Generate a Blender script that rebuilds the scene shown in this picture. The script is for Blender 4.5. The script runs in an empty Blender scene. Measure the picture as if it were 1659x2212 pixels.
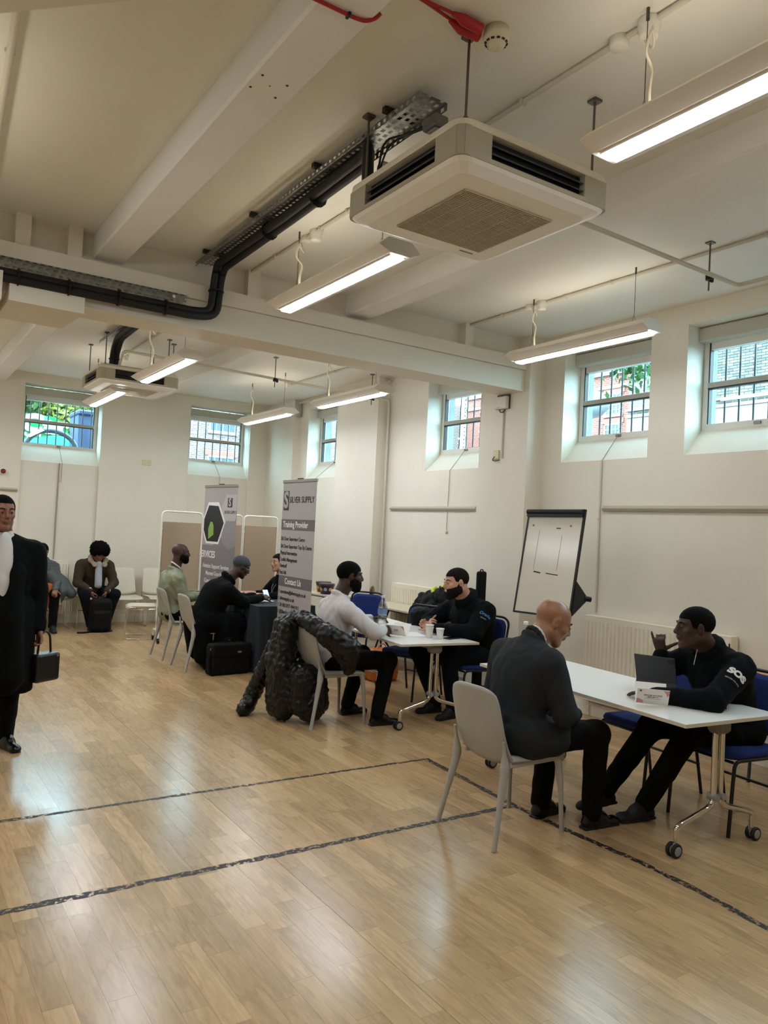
import bpy, math, random
import numpy as np
from mathutils import Vector, Matrix
random.seed(7); rng = np.random.default_rng(7)
S = bpy.context.scene; COL = S.collection
V = lambda *a: np.array(a, float)
def nrm(a): a = np.array(a, float); return a/np.linalg.norm(a)

# ---------- camera ----------
cam = bpy.data.cameras.new('camera'); cam.sensor_fit = 'VERTICAL'; cam.sensor_height = 36; cam.lens = 36*1661.28/2212
cam.clip_start = 0.05; cam.clip_end = 300
camo = bpy.data.objects.new('camera', cam); COL.objects.link(camo)
yaw, pit, rol = .581463682, .0250310429, .0506649395
fw = V(math.sin(yaw)*math.cos(pit), math.cos(yaw)*math.cos(pit), math.sin(pit)); r0 = V(math.cos(yaw), -math.sin(yaw), 0); u0 = np.cross(r0, fw)
rr = r0*math.cos(rol)+u0*math.sin(rol); uu = -r0*math.sin(rol)+u0*math.cos(rol)
camo.matrix_world = Matrix(((rr[0], uu[0], -fw[0], 0), (rr[1], uu[1], -fw[1], 0), (rr[2], uu[2], -fw[2], 1.66), (0, 0, 0, 1)))
S.camera = camo

# ---------- daylight and exposure ----------
w = bpy.data.worlds.new('sky'); S.world = w; w.use_nodes = True
bg = w.node_tree.nodes['Background']; bg.inputs[0].default_value = (.58, .83, 1, 1); bg.inputs[1].default_value = 20
S.view_settings.view_transform = 'Standard'; S.view_settings.look = 'None'; S.view_settings.gamma = 1
S.view_settings.use_curve_mapping = False; S.view_settings.exposure = 0.22
LAMP = 28.0
S.cycles.use_denoising = True
S.cycles.max_bounces = 8; S.cycles.diffuse_bounces = 5; S.cycles.glossy_bounces = 3; S.cycles.transmission_bounces = 6
S.cycles.sample_clamp_indirect = 6; S.cycles.caustics_reflective = False; S.cycles.caustics_refractive = False

# ---------- materials ----------
MATS = {}; TONE = 1.0
def srgb(h):
    if isinstance(h, str): c = [int(h[i:i+2], 16)/255 for i in (0, 2, 4)]
    else: c = list(h)
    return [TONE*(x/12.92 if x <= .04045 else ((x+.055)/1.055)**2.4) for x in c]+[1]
def mat(name, col, rough=.6, metal=0, spec=.5, emit=0, noise=0, nscale=20, bump=0, bscale=60, trans=0, alpha=1, coat=0, ior=1.45, sheen=0, dist='noise'):
    if name in MATS: return MATS[name]
    m = bpy.data.materials.new(name); m.use_nodes = True; nt = m.node_tree; b = nt.nodes['Principled BSDF']; L = nt.links
    c = srgb(col); b.inputs['Base Color'].default_value = c
    b.inputs['Roughness'].default_value = rough; b.inputs['Metallic'].default_value = metal
    b.inputs['Specular IOR Level'].default_value = spec; b.inputs['IOR'].default_value = ior
    b.inputs['Transmission Weight'].default_value = trans; b.inputs['Alpha'].default_value = alpha
    b.inputs['Coat Weight'].default_value = coat; b.inputs['Sheen Weight'].default_value = sheen
    if emit: b.inputs['Emission Color'].default_value = c; b.inputs['Emission Strength'].default_value = emit
    if noise or bump:
        tc = nt.nodes.new('ShaderNodeTexCoord')
    if noise:
        n = nt.nodes.new('ShaderNodeTexNoise'); n.inputs['Scale'].default_value = nscale; n.inputs['Detail'].default_value = 5
        L.new(tc.outputs['Object'], n.inputs['Vector'])
        mr = nt.nodes.new('ShaderNodeMapRange'); mr.inputs[1].default_value = .3; mr.inputs[2].default_value = .7
        mr.inputs[3].default_value = 1-noise; mr.inputs[4].default_value = 1+noise; L.new(n.outputs[0], mr.inputs[0])
        mx = nt.nodes.new('ShaderNodeVectorMath'); mx.operation = 'SCALE'; mx.inputs[0].default_value = c[:3]
        L.new(mr.outputs[0], mx.inputs['Scale']); L.new(mx.outputs[0], b.inputs['Base Color'])
    if bump:
        n2 = nt.nodes.new('ShaderNodeTexNoise'); n2.inputs['Scale'].default_value = bscale; n2.inputs['Detail'].default_value = 4
        L.new(tc.outputs['Object'], n2.inputs['Vector'])
        bp = nt.nodes.new('ShaderNodeBump'); bp.inputs['Strength'].default_value = min(1, bump); bp.inputs['Distance'].default_value = .004
        L.new(n2.outputs[0], bp.inputs['Height']); L.new(bp.outputs[0], b.inputs['Normal'])
    MATS[name] = m; return m

# ---------- objects ----------
def tag(o, label=None, cat=None, group=None, kind=None):
    if label: o['label'] = label
    if cat: o['category'] = cat
    if group: o['group'] = group
    if kind: o['kind'] = kind
    return o
def empty(name, loc=(0, 0, 0), rz=0, label=None, cat=None, group=None):
    o = bpy.data.objects.new(name, None); o.empty_display_size = .1; COL.objects.link(o); o.location = loc; o.rotation_euler = (0, 0, rz)
    return tag(o, label, cat, group)
def link(name, me, m, parent=None, loc=None, smooth=False):
    if m is not None:
        me.materials.clear()
        for x in (m if isinstance(m, (list, tuple)) else [m]): me.materials.append(x)
    o = bpy.data.objects.new(name, me); COL.objects.link(o)
    if parent is not None: o.parent = parent
    if loc is not None: o.location = loc
    if smooth: me.polygons.foreach_set('use_smooth', [True]*len(me.polygons))
    return o
def dup(root, loc=None, rz=None, label=None, group=None):
    def cp(o, par):
        c = o.copy(); COL.objects.link(c); c.parent = par
        for ch in list(o.children): cp(ch, c)
        return c
    kids = list(root.children); r = root.copy(); COL.objects.link(r)
    for k in kids: cp(k, r)
    if loc is not None: r.location = loc
    if rz is not None: r.rotation_euler = (0, 0, rz)
    return tag(r, label, None, group)
def hide_none(o): return o

class MB:
    """collects boxes, tubes and plates; build() links them as one mesh"""
    def __init__(s): s.v = []; s.f = []; s.mi = []; s.sm = []; s.m = 0
    def add(s, vs, fs, smooth=False):
        n = len(s.v); s.v += [tuple(map(float, p)) for p in vs]; s.f += [tuple(i+n for i in f) for f in fs]
        s.mi += [s.m]*len(fs); s.sm += [smooth]*len(fs); return s
    def box(s, c, d, R=None, b=0):
        c = np.array(c, float); h = np.array(d, float)/2
        if b:  # chamfered box
            b = min(b, h.min()*.95); vs = []; 
            for sx in (-1, 1):
                for sy in (-1, 1):
                    for sz in (-1, 1):
                        q = h*(sx, sy, sz)
                        for k in range(3):
                            p = q-b*np.array((sx, sy, sz)); p[k] = q[k]; vs.append(p)
            P = np.array(vs); fs = []
            I = lambda sx, sy, sz, k: (((sx+1)//2)*4+((sy+1)//2)*2+((sz+1)//2))*3+k
            def quad(a, b_, c_, d_): 
                n = np.cross(P[b_]-P[a], P[d_]-P[a]); m = (P[a]+P[b_]+P[c_]+P[d_])/4
                fs.append((a, b_, c_, d_) if n@m > 0 else (d_, c_, b_, a))
            for s1 in (-1, 1):
                quad(I(s1, -1, -1, 0), I(s1, 1, -1, 0), I(s1, 1, 1, 0), I(s1, -1, 1, 0))
                quad(I(-1, s1, -1, 1), I(1, s1, -1, 1), I(1, s1, 1, 1), I(-1, s1, 1, 1))
                quad(I(-1, -1, s1, 2), I(1, -1, s1, 2), I(1, 1, s1, 2), I(-1, 1, s1, 2))
                for s2 in (-1, 1):
                    quad(I(s1, s2, -1, 0), I(s1, s2, 1, 0), I(s1, s2, 1, 1), I(s1, s2, -1, 1))
                    quad(I(s1, -1, s2, 0), I(s1, 1, s2, 0), I(s1, 1, s2, 2), I(s1, -1, s2, 2))
                    quad(I(-1, s1, s2, 1), I(1, s1, s2, 1), I(1, s1, s2, 2), I(-1, s1, s2, 2))
                    for s3 in (-1, 1):
                        a = (I(s1, s2, s3, 0), I(s1, s2, s3, 1), I(s1, s2, s3, 2)); n = np.cross(P[a[1]]-P[a[0]], P[a[2]]-P[a[0]])
                        fs.append(a if n@P[a[0]] > 0 else a[::-1])
        else:
            P = np.array([h*(x, y, z) for x in (-1, 1) for y in (-1, 1) for z in (-1, 1)])
            fs = [(0, 1, 3, 2), (4, 6, 7, 5), (0, 4, 5, 1), (2, 3, 7, 6), (0, 2, 6, 4), (1, 5, 7, 3)]
        if R is not None: P = P@np.array(R, float).T
        return s.add(P+c, fs)
    def bb(s, x0, x1, y0, y1, z0, z1, b=0): return s.box(((x0+x1)/2, (y0+y1)/2, (z0+z1)/2), (abs(x1-x0), abs(y1-y0), abs(z1-z0)), b=b)
    def tube(s, pts, r, n=10, cap=True, fil=0, closed=False):
        pts = [np.array(p, float) for p in pts]
        if fil: pts = fillet(pts, fil)
        rs = r if isinstance(r, (list, tuple, np.ndarray)) else [r]*len(pts)
        if len(rs) != len(pts): rs = np.interp(np.linspace(0, 1, len(pts)), np.linspace(0, 1, len(rs)), rs)
        N = len(pts); vs = []; t0 = nrm(pts[1]-pts[0]); a = np.cross(t0, (0, 0, 1)); a = np.cross(t0, (1, 0, 0)) if np.linalg.norm(a) < .1 else a; a = nrm(a)
        for i, p in enumerate(pts):
            if closed: t = nrm(pts[(i+1) % N]-pts[i-1])
            else: t = nrm(pts[min(i+1, N-1)]-pts[max(i-1, 0)])
            a = nrm(a-t*(a@t)); b = np.cross(t, a)
            vs += [p+rs[i]*(a*math.cos(k*2*math.pi/n)+b*math.sin(k*2*math.pi/n)) for k in range(n)]
        fs = [(i*n+k, i*n+(k+1) % n, (i+1)*n+(k+1) % n, (i+1)*n+k) for i in range(N-1) for k in range(n)]
        if closed: fs += [((N-1)*n+k, (N-1)*n+(k+1) % n, (k+1) % n, k) for k in range(n)]
        s.add(vs, fs, True)
        if cap and not closed: s.add(vs[:n], [tuple(range(n))[::-1]]); s.add(vs[-n:], [tuple(range(n))])
        return s
    def cyl(s, a, b, r, n=16, r2=None): return s.tube([a, b], [r, r if r2 is None else r2], n)
    def lathe(s, prof, c=(0, 0, 0), n=24, R=None, sm=True):
        vs = []; N = len(prof)
        for (r, z) in prof: vs += [(r*math.cos(k*2*math.pi/n), r*math.sin(k*2*math.pi/n), z) for k in range(n)]
        P = np.array(vs, float); P = P@np.array(R, float).T if R is not None else P
        s.add(P+np.array(c, float), [(i*n+k, i*n+(k+1) % n, (i+1)*n+(k+1) % n, (i+1)*n+k) for i in range(N-1) for k in range(n)], sm)
        return s
    def prism(s, poly, a, b, axis=1):
        """polygon in the plane normal to `axis`, from a to b along it"""
        n = len(poly); o = [k for k in range(3) if k != axis]; vs = []
        for t in (a, b):
            for p in poly: q = [0, 0, 0]; q[o[0]] = p[0]; q[o[1]] = p[1]; q[axis] = t; vs.append(q)
        fs = [tuple(range(n)), tuple(range(n, 2*n))[::-1]]+[(i, i+n, (i+1) % n+n, (i+1) % n) for i in range(n)]
        P = np.array(vs, float); cen = P.mean(0); out = []
        for f in fs:
            q = P[list(f)]; nn = np.zeros(3)
            for i in range(1, len(q)-1): nn += np.cross(q[i]-q[0], q[i+1]-q[0])
            out.append(f if nn@(q.mean(0)-cen) > 0 else f[::-1])
        return s.add(vs, out)
    def mesh(s, name='m'):
        me = bpy.data.meshes.new(name); me.from_pydata(s.v, [], s.f); 
        me.polygons.foreach_set('material_index', s.mi); me.polygons.foreach_set('use_smooth', s.sm); me.update(); return me
    def build(s, name, m, parent=None, loc=None): 
        me = s.mesh(name); o = link(name, me, None, parent, loc)
        for x in (m if isinstance(m, (list, tuple)) else [m]): me.materials.append(x)
        me.polygons.foreach_set('material_index', s.mi); return o
def fillet(pts, r, k=5):
    out = [pts[0]]
    for i in range(1, len(pts)-1):
        p, a, b = pts[i], pts[i-1], pts[i+1]; la, lb = np.linalg.norm(a-p), np.linalg.norm(b-p); q = min(r, la*.49, lb*.49)
        A = p+(a-p)/la*q; B = p+(b-p)/lb*q
        for j in range(k+1): t = j/k; out.append((1-t)**2*A+2*t*(1-t)*p+t*t*B)
    out.append(pts[-1]); return out
def rotz(a): c, s = math.cos(a), math.sin(a); return np.array([[c, -s, 0], [s, c, 0], [0, 0, 1]])
def roty(a): c, s = math.cos(a), math.sin(a); return np.array([[c, 0, s], [0, 1, 0], [-s, 0, c]])
def rotx(a): c, s = math.cos(a), math.sin(a); return np.array([[1, 0, 0], [0, c, -s], [0, s, c]])
def grid_surf(fn, nu, nv, th, name, m, parent, loc=None):
    """curved plate: fn(u,v)->point for u,v in 0..1, with thickness"""
    P = np.array([[fn(i/nu, j/nv) for j in range(nv+1)] for i in range(nu+1)], float)
    du = np.gradient(P, axis=0); dv = np.gradient(P, axis=1); N = np.cross(du, dv); N /= np.maximum(np.linalg.norm(N, axis=2, keepdims=True), 1e-9)
    A = (P+N*th/2).reshape(-1, 3); B = (P-N*th/2).reshape(-1, 3); n = len(A); W = nv+1; fs = []
    for i in range(nu):
        for j in range(nv):
            a, b, c, d = i*W+j, (i+1)*W+j, (i+1)*W+j+1, i*W+j+1; fs += [(a, b, c, d), (d+n, c+n, b+n, a+n)]
    ring = [i*W for i in range(nu+1)]+[nu*W+j for j in range(1, W)]+[i*W+nv for i in range(nu-1, -1, -1)]+[j for j in range(nv-1, 0, -1)]
    for k in range(len(ring)): a, b = ring[k], ring[(k+1) % len(ring)]; fs.append((b, a, a+n, b+n))
    mb = MB(); mb.add(np.vstack([A, B]), fs, True); return mb.build(name, m, parent, loc)
def text(s, size, m, parent, M, name='lettering', ext=.0006, align='LEFT', sx=1, bold=0):
    cu = bpy.data.curves.new(name, 'FONT'); cu.body = s; cu.size = size; cu.extrude = ext; cu.align_x = align; cu.align_y = 'CENTER'; cu.resolution_u = 3; cu.offset = bold
    o = bpy.data.objects.new('tmp', cu); COL.objects.link(o); dg = bpy.context.evaluated_depsgraph_get(); dg.update()
    me = bpy.data.meshes.new_from_object(o.evaluated_get(dg)); bpy.data.objects.remove(o); bpy.data.curves.remove(cu)
    if sx != 1: me.transform(Matrix.Diagonal((sx, 1, 1, 1)))
    me.transform(M); me.name = name
    return link(name, me, m, parent)
def frame_M(o, x, y):
    x = nrm(x); y = nrm(np.array(y, float)-x*(np.array(y, float)@x)); z = np.cross(x, y)
    return Matrix(((x[0], y[0], z[0], o[0]), (x[1], y[1], z[1], o[1]), (x[2], y[2], z[2], o[2]), (0, 0, 0, 1)))

# ---------- room ----------
XW, YF, ZC, XL, YB = 5.82, 12.64, 3.78, -2.3, -2.6
wallm = mat('wall_paint', 'DFD8C9', .55, bump=.15, bscale=40, noise=.02, nscale=3)
ceilm = mat('ceiling_paint', 'E9E8E2', .5, bump=.12, bscale=25, noise=.02, nscale=2)
whitem = mat('white_gloss_paint', 'E6E2D8', .35)
pvc = mat('white_plastic', 'DEDACE', .35)
framem = mat('window_upvc', 'DCDAD2', .35)
blackm = mat('black_rubber', '0C0C0D', .5)
def struct(name, mb, m): return tag(mb.build(name, m), kind='structure')
# floor: printed boards run along Y, rows 0.1 m wide
fm = bpy.data.materials.new('floor_vinyl'); fm.use_nodes = True; nt = fm.node_tree; b = nt.nodes['Principled BSDF']; L = nt.links; N = nt.nodes.new
geo = N('ShaderNodeNewGeometry'); sep = N('ShaderNodeSeparateXYZ'); L.new(geo.outputs['Position'], sep.inputs[0])
def mth(op, a, b_=None, c=None):
    n = N('ShaderNodeMath'); n.operation = op
    for i, x in enumerate((a, b_, c)):
        if x is None: continue
        if isinstance(x, (int, float)): n.inputs[i].default_value = x
        else: L.new(x, n.inputs[i])
    return n.outputs[0]
at = N('ShaderNodeAttribute'); at.attribute_name = 'board'; at.attribute_type = 'GEOMETRY'
cx = N('ShaderNodeCombineXYZ'); L.new(mth('MULTIPLY', sep.outputs[0], 26), cx.inputs[0]); L.new(mth('MULTIPLY', sep.outputs[1], 2.6), cx.inputs[1]); L.new(mth('MULTIPLY', at.outputs['Fac'], 37), cx.inputs[2])
gr = N('ShaderNodeTexNoise'); gr.inputs['Scale'].default_value = 1; gr.inputs['Detail'].default_value = 7; gr.inputs['Roughness'].default_value = .62; gr.inputs['Distortion'].default_value = 1.6; L.new(cx.outputs[0], gr.inputs['Vector'])
cx2 = N('ShaderNodeCombineXYZ'); L.new(mth('MULTIPLY', sep.outputs[0], 10), cx2.inputs[0]); L.new(mth('MULTIPLY', sep.outputs[1], 1.6), cx2.inputs[1]); L.new(mth('MULTIPLY', at.outputs['Fac'], 91), cx2.inputs[2])
wv = N('ShaderNodeTexWave'); wv.wave_type = 'RINGS'; wv.inputs['Scale'].default_value = 1.3; wv.inputs['Distortion'].default_value = 9; wv.inputs['Detail'].default_value = 2.5; wv.inputs['Detail Scale'].default_value = 1.2; L.new(cx2.outputs[0], wv.inputs['Vector'])
line = N('ShaderNodeMapRange'); line.inputs[1].default_value = .0; line.inputs[2].default_value = .16; line.inputs[3].default_value = 1; line.inputs[4].default_value = 0; L.new(wv.outputs[1], line.inputs[0])
ramp = N('ShaderNodeValToRGB'); e = ramp.color_ramp.elements; e[0].position = .0; e[0].color = srgb('A98A64'); e[1].position = 1; e[1].color = srgb('C2A177')
x = ramp.color_ramp.elements.new(.3); x.color = srgb('AF9069'); x = ramp.color_ramp.elements.new(.7); x.color = srgb('B9986F')
L.new(at.outputs['Fac'], ramp.inputs[0])
val = mth('ADD', mth('MULTIPLY', gr.outputs[0], .80), .60)
val = mth('SUBTRACT', val, mth('MULTIPLY', mth('MULTIPLY', line.outputs[0], gr.outputs[0]), .26))
sc = N('ShaderNodeVectorMath'); sc.operation = 'SCALE'; L.new(ramp.outputs[0], sc.inputs[0]); L.new(val, sc.inputs['Scale']); L.new(sc.outputs[0], b.inputs['Base Color'])
rn = N('ShaderNodeTexNoise'); rn.inputs['Scale'].default_value = 1.4; rn.inputs['Detail'].default_value = 4; L.new(geo.outputs['Position'], rn.inputs['Vector'])
rm = N('ShaderNodeMapRange'); rm.inputs[1].default_value = .3; rm.inputs[2].default_value = .7; rm.inputs[3].default_value = .20; rm.inputs[4].default_value = .27; L.new(rn.outputs[0], rm.inputs[0]); L.new(rm.outputs[0], b.inputs['Roughness'])
b.inputs['Specular IOR Level'].default_value = .5; b.inputs['IOR'].default_value = 1.47
fb = N('ShaderNodeTexNoise'); fb.inputs['Scale'].default_value = 90; fb.inputs['Detail'].default_value = 3; L.new(geo.outputs['Position'], fb.inputs['Vector'])
bp = N('ShaderNodeBump'); bp.inputs['Strength'].default_value = .06; bp.inputs['Distance'].default_value = .002; L.new(fb.outputs[0], bp.inputs['Height']); L.new(bp.outputs[0], b.inputs['Normal'])
floor = struct('floor', MB().bb(XL, XW, YB, YF, -.15, -.0025), mat('floor_screed', '6A5540', .7))
pl = []
row = 0; xx = 1.75-.1*41
while xx < XW-.001:
    yy = YB-rng.uniform(0, .6); x1 = min(xx+.1, XW)
    while yy < YF:
        ln = rng.choice([.42, .55, .66, .8]); y0, y1 = max(yy, YB), min(yy+ln, YF)
        if y1 > y0+.01 and x1 > XL:
            sm = .0018 if min(abs(xx-1.75), abs(xx-3.75), abs(xx+.25)) < .01 else .0003
            pl.append((max(xx, XL)+sm, x1-.0003, y0+.0003, y1-.0003, rng.random()))
        yy += ln
    xx += .1
def inview(x, y):
    d = V(x, y, -1.66); z = d@fw
    if z < .3: return None
    u = 829.5+1661*(d@rr)/z; v = 1106-1661*(d@uu)/z
    return z if -40 < u < 1700 and v < 2260 else None
near = sorted([(inview((p[0]+p[1])/2, (p[2]+p[3])/2), i) for i, p in enumerate(pl) if inview((p[0]+p[1])/2, (p[2]+p[3])/2)])[:290]
ns = {i for _, i in near}
def planks(items, name):
    n = len(items); A = np.array(items); v = np.zeros((n, 8, 3))
    for k in range(8):
        v[:, k, 0] = A[:, 0 if k & 1 == 0 else 1]; v[:, k, 1] = A[:, 2 if k & 2 == 0 else 3]; v[:, k, 2] = 0 if k & 4 else -.0025
    F = [(4, 5, 7, 6), (0, 1, 5, 4), (1, 3, 7, 5), (3, 2, 6, 7), (2, 0, 4, 6)]
    me = bpy.data.meshes.new(name); me.from_pydata(v.reshape(-1, 3).tolist(), [], [tuple(i*8+q for q in f) for i in range(n) for f in F])
    a = me.attributes.new('board', 'FLOAT', 'FACE'); a.data.foreach_set('value', np.repeat(A[:, 4], 5).astype('f4')); return me
for _, i in near: link('plank', planks([pl[i]], 'plank'), fm, floor)
tag(link('far_planks', planks([p for i, p in enumerate(pl) if i not in ns], 'far_planks'), fm, floor), kind='stuff')
# worn tape lines
tm = bpy.data.materials.new('worn_tape'); tm.use_nodes = True; nt2 = tm.node_tree; bb_ = nt2.nodes['Principled BSDF']; bb_.inputs['Base Color'].default_value = srgb('1B1B1D'); bb_.inputs['Roughness'].default_value = .55
tc = nt2.nodes.new('ShaderNodeNewGeometry'); n1 = nt2.nodes.new('ShaderNodeTexNoise'); n1.inputs['Scale'].default_value = 38; n1.inputs['Detail'].default_value = 6; n1.inputs['Roughness'].default_value = .7; nt2.links.new(tc.outputs['Position'], n1.inputs['Vector'])
mr = nt2.nodes.new('ShaderNodeMapRange'); mr.inputs[1].default_value = .44; mr.inputs[2].default_value = .50; nt2.links.new(n1.outputs[0], mr.inputs[0]); nt2.links.new(mr.outputs[0], bb_.inputs['Alpha'])
def tape(pts, w_, label):
    mb = MB(); P = [V(*p, .0009) for p in pts]; q = []
    for a, b_ in zip(P, P[1:]):
        k = max(2, int(np.linalg.norm(b_-a)/.04)); q += [a+(b_-a)*i/k for i in range(k)]
    q.append(P[-1]); vs = []
    for i, p in enumerate(q):
        t = nrm(q[min(i+1, len(q)-1)]-q[max(i-1, 0)]); nn = V(-t[1], t[0], 0)
        vs += [p+nn*w_*(.5+rng.uniform(-.16, .1)), p-nn*w_*(.5+rng.uniform(-.16, .1))]
    mb.add(vs, [(2*i, 2*i+1, 2*i+3, 2*i+2) for i in range(len(q)-1)])
    tag(mb.build('floor_tape', tm), label, 'tape', 'worn dark tape lines on the floor')
tape([(-1.5, 4.575), (.64, 4.568), (3.46, 4.555)], .034, 'thin worn dark tape line crossing the floor, the farther of two')
tape([(-1.5, 3.52), (.5, 3.527), (3.39, 3.535)], .048, 'thicker worn dark tape line crossing the floor, the nearer of two')
tape([(3.475, 4.56), (3.40, 3.53), (3.40, 3.1), (3.425, 2.6), (3.42, 2.35), (3.365, 1.88), (3.33, 1.0), (3.3, -.5)], .05, 'peeling dark tape line running past the nearest table legs')
# walls
def wall_grid(mb, axis, c0, c1, u0, u1, z0, z1, holes):
    """solid wall between c0..c1 on `axis`, with rectangular holes (u0,u1,z0,z1)"""
    us = sorted({u0, u1, *[h[0] for h in holes], *[h[1] for h in holes]}); zs = sorted({z0, z1, *[h[2] for h in holes], *[h[3] for h in holes]})
    for a, b_ in zip(us, us[1:]):
        for c, d in zip(zs, zs[1:]):
            if any(h[0] <= (a+b_)/2 <= h[1] and h[2] <= (c+d)/2 <= h[3] for h in holes): continue
            if axis == 0: mb.bb(c0, c1, a, b_, c, d)
            else: mb.bb(a, b_, c0, c1, c, d)
WZ0, WZ1, FZ0, FZ1 = 2.455, 3.60, 2.69, 3.585
RW = [(3.11, 4.162), (4.543, 5.60), (6.90, 7.952), (10.18, 11.238), (1.65, 2.72), (.2, 1.25)]
FWn = [(1.74, 2.872), (4.30, 5.385)]
mb = MB(); wall_grid(mb, 0, XW, XW+.30, YB, YF+.4, -.1, ZC+.1, [(a, b_, WZ0, WZ1) for a, b_ in RW])
for a, b_ in RW: mb.prism([(XW+.001, WZ0-.01), (XW+.235, FZ0), (XW+.30, FZ0), (XW+.30, WZ0-.01)], a, b_, 1)
for (xa, y0, y1) in ((5.60, 5.878, 6.64), (5.642, 8.858, 9.974), (5.709, 11.549, YF)): mb.bb(xa, XW+.01, y0, y1, -.05, ZC+.05)
struct('wall_right', mb, wallm)
mb = MB(); wall_grid(mb, 1, YF, YF+.30, XL-.3, XW+.3, -.1, ZC+.1, [(a, b_, WZ0, WZ1+.02) for a, b_ in FWn])
for a, b_ in FWn: mb.prism([(YF+.001, WZ0-.01), (YF+.235, FZ0+.02), (YF+.30, FZ0+.02), (YF+.30, WZ0-.01)], a, b_, 0)
wall_grid(mb, 1, YF-.045, YF+.01, XL, XW, -.05, ZC+.05, [(a, b_, -.05, WZ1+.02) for a, b_ in FWn])
struct('wall_far', mb, wallm)
mb = MB(); wall_grid(mb, 0, XL-.2, XL, YB, YF+.3, -.1, ZC+.1, []); struct('wall_left', mb, wallm)
mb = MB(); wall_grid(mb, 1, YB-.2, YB, XL-.2, XW+.3, -.1, ZC+.1, []); struct('wall_back', mb, wallm)
mb = MB(); mb.bb(XL-.2, XW+.3, YB-.2, YF+.3, ZC, ZC+.2)
struct('ceiling', mb, ceilm)
n_t = 1
def trim(mb, m=ceilm):
    global n_t
    o = struct('trim_%d' % n_t, mb, m); n_t += 1; return o
for xb in (-.95, 1.24, 3.45):
    for (y0, y1) in ((YB, 6.07), (6.29, YF)):
        trim(MB().box((xb+.115, (y0+y1)/2, 3.69+.01), (.23, y1-y0, .20), b=.012))
mb = MB().bb(XL, 5.80, 5.95, 6.31, 3.20, 3.42).bb(XL, 5.80, 5.925, 6.31, 3.424, 3.545).bb(XL, 5.80, 5.96, 6.30, 3.418, 3.426); trim(mb, wallm)
trim(MB().bb(XL, 5.80, 6.06, 6.29, 3.54, ZC+.02), wallm)
mb = MB()
for a, b_ in ((.70, .80), (1.05, 1.15), (2.46, 2.57), (4.79, 4.89)): mb.bb(a, b_, 5.97, 6.07, 3.54, ZC+.01)
trim(mb, wallm)
mb = MB().prism([(.67, 5.85), (1.165, 5.85), (1.13, 6.45), (.66, 6.45)], 3.12, 3.27, 2); trim(mb, wallm)
trim(MB().bb(.2, .62, 5.80, 6.5, 3.1, 3.30), wallm)
trim(MB().prism([(-.2, 3.83), (.29, 3.34), (.70, 2.93), (.70, 1.0), (-2, 1.0), (-2, 3.83)], 3.6, ZC+.02, 2), wallm)
# skirting boards
def skirt(name, segs):
    mb = MB()
    for (axis, c, a, b_, s_) in segs:
        if axis == 0: mb.bb(c-.018*s_, c, a, b_, -.001, .12); mb.bb(c-.024*s_, c, a, b_, -.001, .10)
        else: mb.bb(a, b_, c-.018, c, -.001, .12); mb.bb(a, b_, c-.024, c, -.001, .10)
    struct(name, mb, whitem)
skirt('baseboard_right', [(0, XW, YB, 5.878, 1), (0, 5.60, 5.86, 6.66, 1), (0, XW, 6.64, 8.858, 1), (0, 5.642, 8.84, 9.99, 1), (0, XW, 9.97, 11.55, 1), (0, 5.709, 11.53, YF, 1), (1, 5.878, 5.6, XW, 1), (1, 8.858, 5.642, XW, 1), (1, 11.549, 5.709, XW, 1)])
skirt('baseboard_far', [(1, YF-.045, XL, 1.74, 1), (1, YF, 1.74, 2.872, 1), (1, YF-.045, 2.872, 4.30, 1), (1, YF, 4.30, 5.385, 1), (1, YF-.045, 5.385, 5.72, 1)])
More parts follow.
